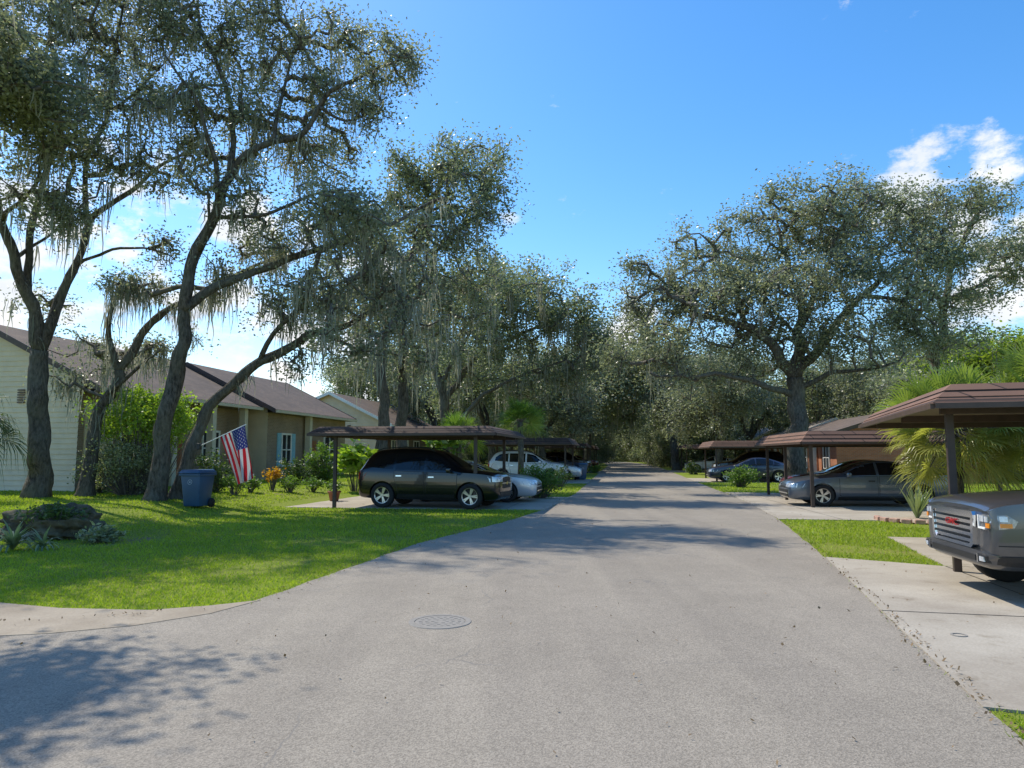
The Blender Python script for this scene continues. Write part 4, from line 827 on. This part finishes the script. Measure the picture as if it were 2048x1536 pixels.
        xf = bvh.ray_cast(Vector((6, 0, .85)), Vector((-1, 0, 0)))[0].x
        tm.transform(Matrix(((0, 0, 1, xf+.055), (1.45, 0, 0, 0), (0, 1, 0, .82), (0, 0, 0, 1)))); tm.materials.clear(); tm.materials.append(M['redtxt']); kids.append(('badge_letters', tm))
        P('grille', inner, '+x', 'blackp', .012, .03, kids)
        P('bumper', [(-.85, .42), (.85, .42), (.89, .46), (.89, .53), (.62, .56), (-.62, .56), (-.89, .53), (-.89, .46)], '+x', 'pgrey', .05, .07, [mk('bumper_intake', rect(-.60, .60, .44, .505), '+x', 'blackp', .06, .03)], paintd=True)
        for sd in (1, -1):
            fl = lambda p: [(a*sd, b) for a, b in p]
            P('fog_light', fl([(.66, .435), (.83, .44), (.84, .515), (.66, .53)]), '+x', 'blackp', .06, .03, [mk('lens', fl(rect(.72, .81, .455, .505)), '+x', 'lamp', .07, .03, .05), mk('bezel', fl(rect(.66, .68, .435, .525)), '+x', 'chrome', .07, .03, .05)], g=.05)
            P('wheel_arch_trim', [(sp['wx'][0]+.49*math.cos(q), max(.42, .40+.49*math.sin(q))) for q in np.linspace(0, math.pi, 14)]+[(sp['wx'][0]-.458*math.cos(q), max(.42, .40+.458*math.sin(q))) for q in np.linspace(0, math.pi, 14)], '+y' if sd > 0 else '-y', 'blackp', .012, .03, g=.5)
    TPL[kind] = T
def car(kind, name, label, cat, loc, rz, pm, group=None):
    if kind not in TPL: template(kind)
    root = thing(name, label, cat, loc, rz, group)
    for nmn, me, pd, l, kids in TPL[kind]:
        if pd: me = me.copy(); me.materials[0] = M[pm]
        o = link(nmn, me, root); o.location = l
        for kn, km in kids: link(kn, km, o)
    return root
hd = lambda v: math.atan2(v.y, v.x)
def place(kind, name, label, cat, front, heading, pm, group=None):
    """front: ground point below the middle of the front bumper"""
    d = Vector(heading).normalized(); Ls = {'suv': 2.27, 'sedan': 2.44, 'pickup': 2.73}[kind]; c = Vector((front[0], front[1], 0))-d*Ls
    return car(kind, name, label, cat, (c.x, c.y, .02), hd(d), pm, group)
place('suv', 'parked_suv', 'black suv parked side on under the left carport', 'suv', (-.17, 22.1), (.965, -.26, 0), 'pblack')
place('sedan', 'parked_car', 'silver car parked behind the black suv under the same carport', 'car', (.95, 25.2), (.985, -.17, 0), 'psilver')
place('suv', 'parked_suv', 'white suv parked under the second left carport', 'suv', (3.2, 42.2), -N, 'pwhite')
place('sedan', 'parked_car', 'pale car parked past the white suv', 'car', (4.4, 45.6), -N, 'psilver')
place('sedan', 'parked_car', 'dark car under the third left carport', 'car', (6.6, 63.4), -N, 'pnavy')
place('suv', 'parked_suv', 'dark suv under the third left carport', 'suv', (7.2, 66.5), -N, 'pblack')
place('sedan', 'parked_car', 'dark red car under the fourth left carport', 'car', (10.2, 86), -N, 'pred')
place('pickup', 'pickup_truck', 'slate grey pickup with chrome grille at the right edge', 'pickup', (5.36, 8.84), (-.985, .17, 0), 'pgrey')
place('sedan', 'parked_car', 'dark blue grey sedan under the second right carport', 'car', (8.75, 23.6), N, 'pblue')
place('sedan', 'parked_car', 'dark red car parked behind the blue grey sedan', 'car', (10.0, 27.0), N, 'pred')
place('sedan', 'parked_car', 'dark navy car at the front of the third right carport', 'car', (11.5, 42.9), N, 'pnavy')
place('suv', 'parked_suv', 'dark suv under the third right carport', 'suv', (12.8, 46.5), N, 'pblack')
place('sedan', 'parked_car', 'white car under the fourth right carport', 'car', (15.6, 66), N, 'pwhite')
place('suv', 'parked_suv', 'dark red suv under the fifth right carport', 'suv', (19.2, 88), N, 'pred')
# ------------------------------------------------------------------ bins, flag, pot, sign
def wbin(label, loc, rz, group=None):
    root = thing('wheelie_bin', label, 'bin', loc, rz, group); w0, w1, d0, d1, h = .24, .30, .26, .36, .95
    mb = MB().add([(-w0, -d0, .05), (w0, -d0, .05), (w0, d0, .05), (-w0, d0, .05), (-w1, -d1, h), (w1, -d1, h), (w1, d1, h), (-w1, d1, h)], [(0, 3, 2, 1), (4, 5, 6, 7), (0, 1, 5, 4), (1, 2, 6, 5), (2, 3, 7, 6), (3, 0, 4, 7)])
    mb.build('body', M['bin'], root, True, world=False, bev=.03)
    MB().box((0, 0, h-.03), (.66, .78, .06)).build('rim', M['bin'], root, world=False, bev=.012)
    l = MB().add([(-.34, -.42, h+.01), (.34, -.42, h+.01), (.34, .40, h+.01), (-.34, .40, h+.01), (-.28, -.33, h+.11), (.28, -.33, h+.11), (.28, .34, h+.11), (-.28, .34, h+.11)], [(0, 3, 2, 1), (4, 5, 6, 7), (0, 1, 5, 4), (1, 2, 6, 5), (2, 3, 7, 6), (3, 0, 4, 7)])
    l.build('lid', M['bin'], root, True, world=False, bev=.02)
    MB().tube([(-.22, .40, h-.02), (-.22, .47, h), (.22, .47, h), (.22, .40, h-.02)], .018, 8).build('handle', M['bin'], root, True, world=False)
    for s in (-1, 1): MB().lathe([(.0, -.03), (.13, -.03), (.13, .03), (0, .03)], 20, Mx=Matrix.Translation((s*.27, .26, .13)) @ Matrix.Rotation(R(90), 4, 'Y')).build('wheel', M['rubber'], root, True, world=False)
    e = MB(); Mx = Matrix.Translation((0, -.350, .72)) @ Matrix.Rotation(R(84), 4, 'X')
    e.lathe([(.058, 0), (.070, 0)], 24, Mx=Mx); e.lathe([(.001, 0), (.022, 0)], 12, Mx=Mx)
    e.build('emblem', M['emblem'], root, world=False); return root
b = gnd(394, 1004, .3); wbin('large blue wheelie bin between the leaning oak trunks', (b.x, b.y, float(gz(b.x, b.y))), R(-12))
b = gnd(1168, 960); wbin('small looking blue wheelie bin by the street in front of the second left carport', (b.x-.2, b.y, 0), R(20))
hb = at(398, 893, 21.2); tipp = at(492, 849, 20.6); root = thing('flag', 'american flag hanging from an angled pole on the leaning oak', 'flag', hb)
MB().tube([hb, tipp], .014, 8).build('flagpole', M['white'], root, True); MB().obox(hb, (.05, 0, 0), (0, .08, 0), (0, 0, .09)).build('bracket', M['blackp'], root, bev=.01)
h0 = hb.lerp(tipp, .98); h1 = hb.lerp(tipp, .46); nu, nv = 90, 65; FV = []; FF = []; FM = []
flyd = Vector((.20, -.05, -1)).normalized()
for i in range(nu+1):
    for j in range(nv+1):
        f, s = i/nu, j/nv; base = h0.lerp(h1, s); p_ = base+flyd*(1.5*f)
        p_ += Vector((.09*math.sin(s*9+f*2)*f*.6+.16*f*s, .17*math.sin(s*12+1.3*f)*f**.6, -.03*math.sin(s*7)*f)); p_ += (h0.lerp(h1, .35)-base)*.35*f; FV.append(p_-hb)
stars = set()
for r_ in range(9):
    for c_ in range(6 if r_ % 2 == 0 else 5): stars.add((int((c_*2+1+(r_ % 2))/12*nu*.4), int((r_+1)/10*nv*7/13)))
for i in range(nu):
    for j in range(nv):
        a = i*(nv+1)+j; FF.append((a, a+1, a+nv+2, a+nv+1)); cant = i < nu*.4 and j < nv*7/13
        FM.append((1 if ((i, j) in stars or (i-1, j) in stars) else 2) if cant else (0 if int(j*13/nv) % 2 == 0 else 1))
me = bpy.data.meshes.new('flag_cloth'); me.from_pydata([tuple(v) for v in FV], [], FF); me.polygons.foreach_set('material_index', FM)
for q in ('fred', 'fwhite', 'fblue'): me.materials.append(M[q])
me.shade_smooth(); link('flag_cloth', me, root)
b = gnd(668, 1003); t = thing('flower_pot', 'terracotta pot with a small plant by the left carport post', 'pot', (b.x, b.y, 0))
MB().lathe([(.0, 0), (.14, 0), (.2, .3), (.23, .3), (.23, .36), (.18, .36), (.17, .3), (0, .3)], 24).build('pot', M['terra'], t, True, world=False)
V, Q = leaves(np.array([[random.gauss(0, .12), random.gauss(0, .12), .5+random.gauss(0, .08)] for q in range(18)]), 20, .08, .12, .05); link('plant', np_mesh('plant', V, Q, M['shrub']), t)
b = gnd(500, 972, .3); t = thing('yard_sign', 'small white yard sign below the flag', 'sign', (b.x, b.y, float(gz(b.x, b.y))))
MB().box((0, 0, .42), (.3, .02, .16)).build('panel', M['white'], t, world=False, bev=.004); MB().box((0, .015, .2), (.03, .02, .44)).build('stake', M['blackp'], t, world=False)
# air conditioner by the siding
b = gnd(118, 970, .3); t = thing('air_conditioner', 'dark air conditioning unit against the beige siding', 'air conditioner', (b.x+.0, b.y-4.2, .3), R(-9))
MB().box((0, 0, .4), (.8, .8, .74)).build('housing', M['brownl'], t, world=False, bev=.03); m = MB()
for q in range(14): m.box((0, -.41, .12+q*.043), (.7, .01, .016))
m.build('louvre', M['dark'], t, world=False); MB().lathe([(.0, 0), (.33, 0), (.33, .04), (0, .05)], 24, Mx=Matrix.Translation((0, 0, .77))).build('fan_guard', M['blackp'], t, world=False)
# ------------------------------------------------------------------ light, sky, camera
EL, AZ = R(53), R(-50)
D = Vector((math.sin(AZ)*math.cos(EL), math.cos(AZ)*math.cos(EL), math.sin(EL)))
sl = bpy.data.lights.new('sun', 'SUN'); sl.energy = 5.0; sl.angle = R(.5); sl.color = (1, .935, .81); so = bpy.data.objects.new('sun', sl); C.objects.link(so); so.rotation_euler = D.to_track_quat('Z', 'Y').to_euler(); so.location = (0, 0, 50)
wd = bpy.data.worlds.new('World'); SC.world = wd; wd.use_nodes = True; n = wd.node_tree.nodes; l = wd.node_tree.links; n.clear()
sky = n.new('ShaderNodeTexSky'); sky.sky_type = 'NISHITA'; sky.sun_disc = False; sky.sun_elevation = EL; sky.sun_rotation = AZ % (2*math.pi); sky.air_density = 1.0; sky.dust_density = .5; sky.ozone_density = 2.2
hs_ = n.new('ShaderNodeHueSaturation'); hs_.inputs['Saturation'].default_value = 1.34; hs_.inputs['Value'].default_value = 1.58; l.new(sky.outputs[0], hs_.inputs['Color'])
bg = n.new('ShaderNodeBackground'); bg.inputs[1].default_value = .15; l.new(hs_.outputs[0], bg.inputs[0])
tc = n.new('ShaderNodeTexCoord'); mp = n.new('ShaderNodeMapping'); mp.inputs['Scale'].default_value = (1, 1, 1.7); l.new(tc.outputs['Generated'], mp.inputs[0])
cn = noise_out(n, l, 11.0, 10, .62, vec=mp.outputs[0]); cn2 = noise_out(n, l, 6.0, 6, .5, vec=mp.outputs[0])
acc = None
for u, v, r, wgt in ((150, 560, 13, .8), (420, 560, 10, .78), (620, 740, 11, .86), (-150, 640, 16, .8), (1850, 350, 4.4, .84), (1985, 335, 3.4, .82), (2030, 590, 7, .95), (1230, 640, 4.5, .9), (1018, 437, 1.6, .62), (330, 420, 6, .78), (1940, 430, 3.6, .8), (700, 600, 6, .8), (2300, 600, 14, .9)):
    d = ray(u, v).normalized(); dp = n.new('ShaderNodeVectorMath'); dp.operation = 'DOT_PRODUCT'; dp.inputs[1].default_value = d; nn_ = n.new('ShaderNodeVectorMath'); nn_.operation = 'NORMALIZE'
    l.new(tc.outputs['Generated'], nn_.inputs[0]); l.new(nn_.outputs[0], dp.inputs[0]); mr = n.new('ShaderNodeMapRange'); mr.inputs[1].default_value = math.cos(R(r)); mr.inputs[2].default_value = math.cos(R(r*.25)); mr.inputs[4].default_value = wgt; l.new(dp.outputs['Value'], mr.inputs[0])
    if acc is None: acc = mr.outputs[0]
    else:
        mm = n.new('ShaderNodeMath'); mm.operation = 'MAXIMUM'; l.new(acc, mm.inputs[0]); l.new(mr.outputs[0], mm.inputs[1]); acc = mm.outputs[0]
sm = n.new('ShaderNodeMath'); sm.operation = 'MULTIPLY_ADD'; sm.inputs[1].default_value = .30; l.new(acc, sm.inputs[0]); l.new(cn, sm.inputs[2])
den = n.new('ShaderNodeMapRange'); den.inputs[1].default_value = .655; den.inputs[2].default_value = .80; den.interpolation_type = 'SMOOTHSTEP'; l.new(sm.outputs[0], den.inputs[0])
cb = n.new('ShaderNodeBackground'); cb.inputs[1].default_value = 1.12; l.new(mixcol(n, l, ramp(n, l, cn2, .35, .65), (.76, .82, .91), (1, 1, 1)), cb.inputs[0])
mx = n.new('ShaderNodeMixShader'); l.new(den.outputs[0], mx.inputs[0]); l.new(bg.outputs[0], mx.inputs[1]); l.new(cb.outputs[0], mx.inputs[2])
out = n.new('ShaderNodeOutputWorld'); l.new(mx.outputs[0], out.inputs[0])
cd = bpy.data.cameras.new('camera'); co = bpy.data.objects.new('camera', cd); C.objects.link(co); co.location = (0, 0, H); co.rotation_euler = (math.pi/2+TH, 0, 0)
cd.sensor_width = 36; cd.lens = 36*F/2048; cd.clip_end = 3000; cd.clip_start = .05; SC.camera = co
SC.view_settings.view_transform = 'Standard'; SC.view_settings.look = 'None'; SC.view_settings.exposure = 0
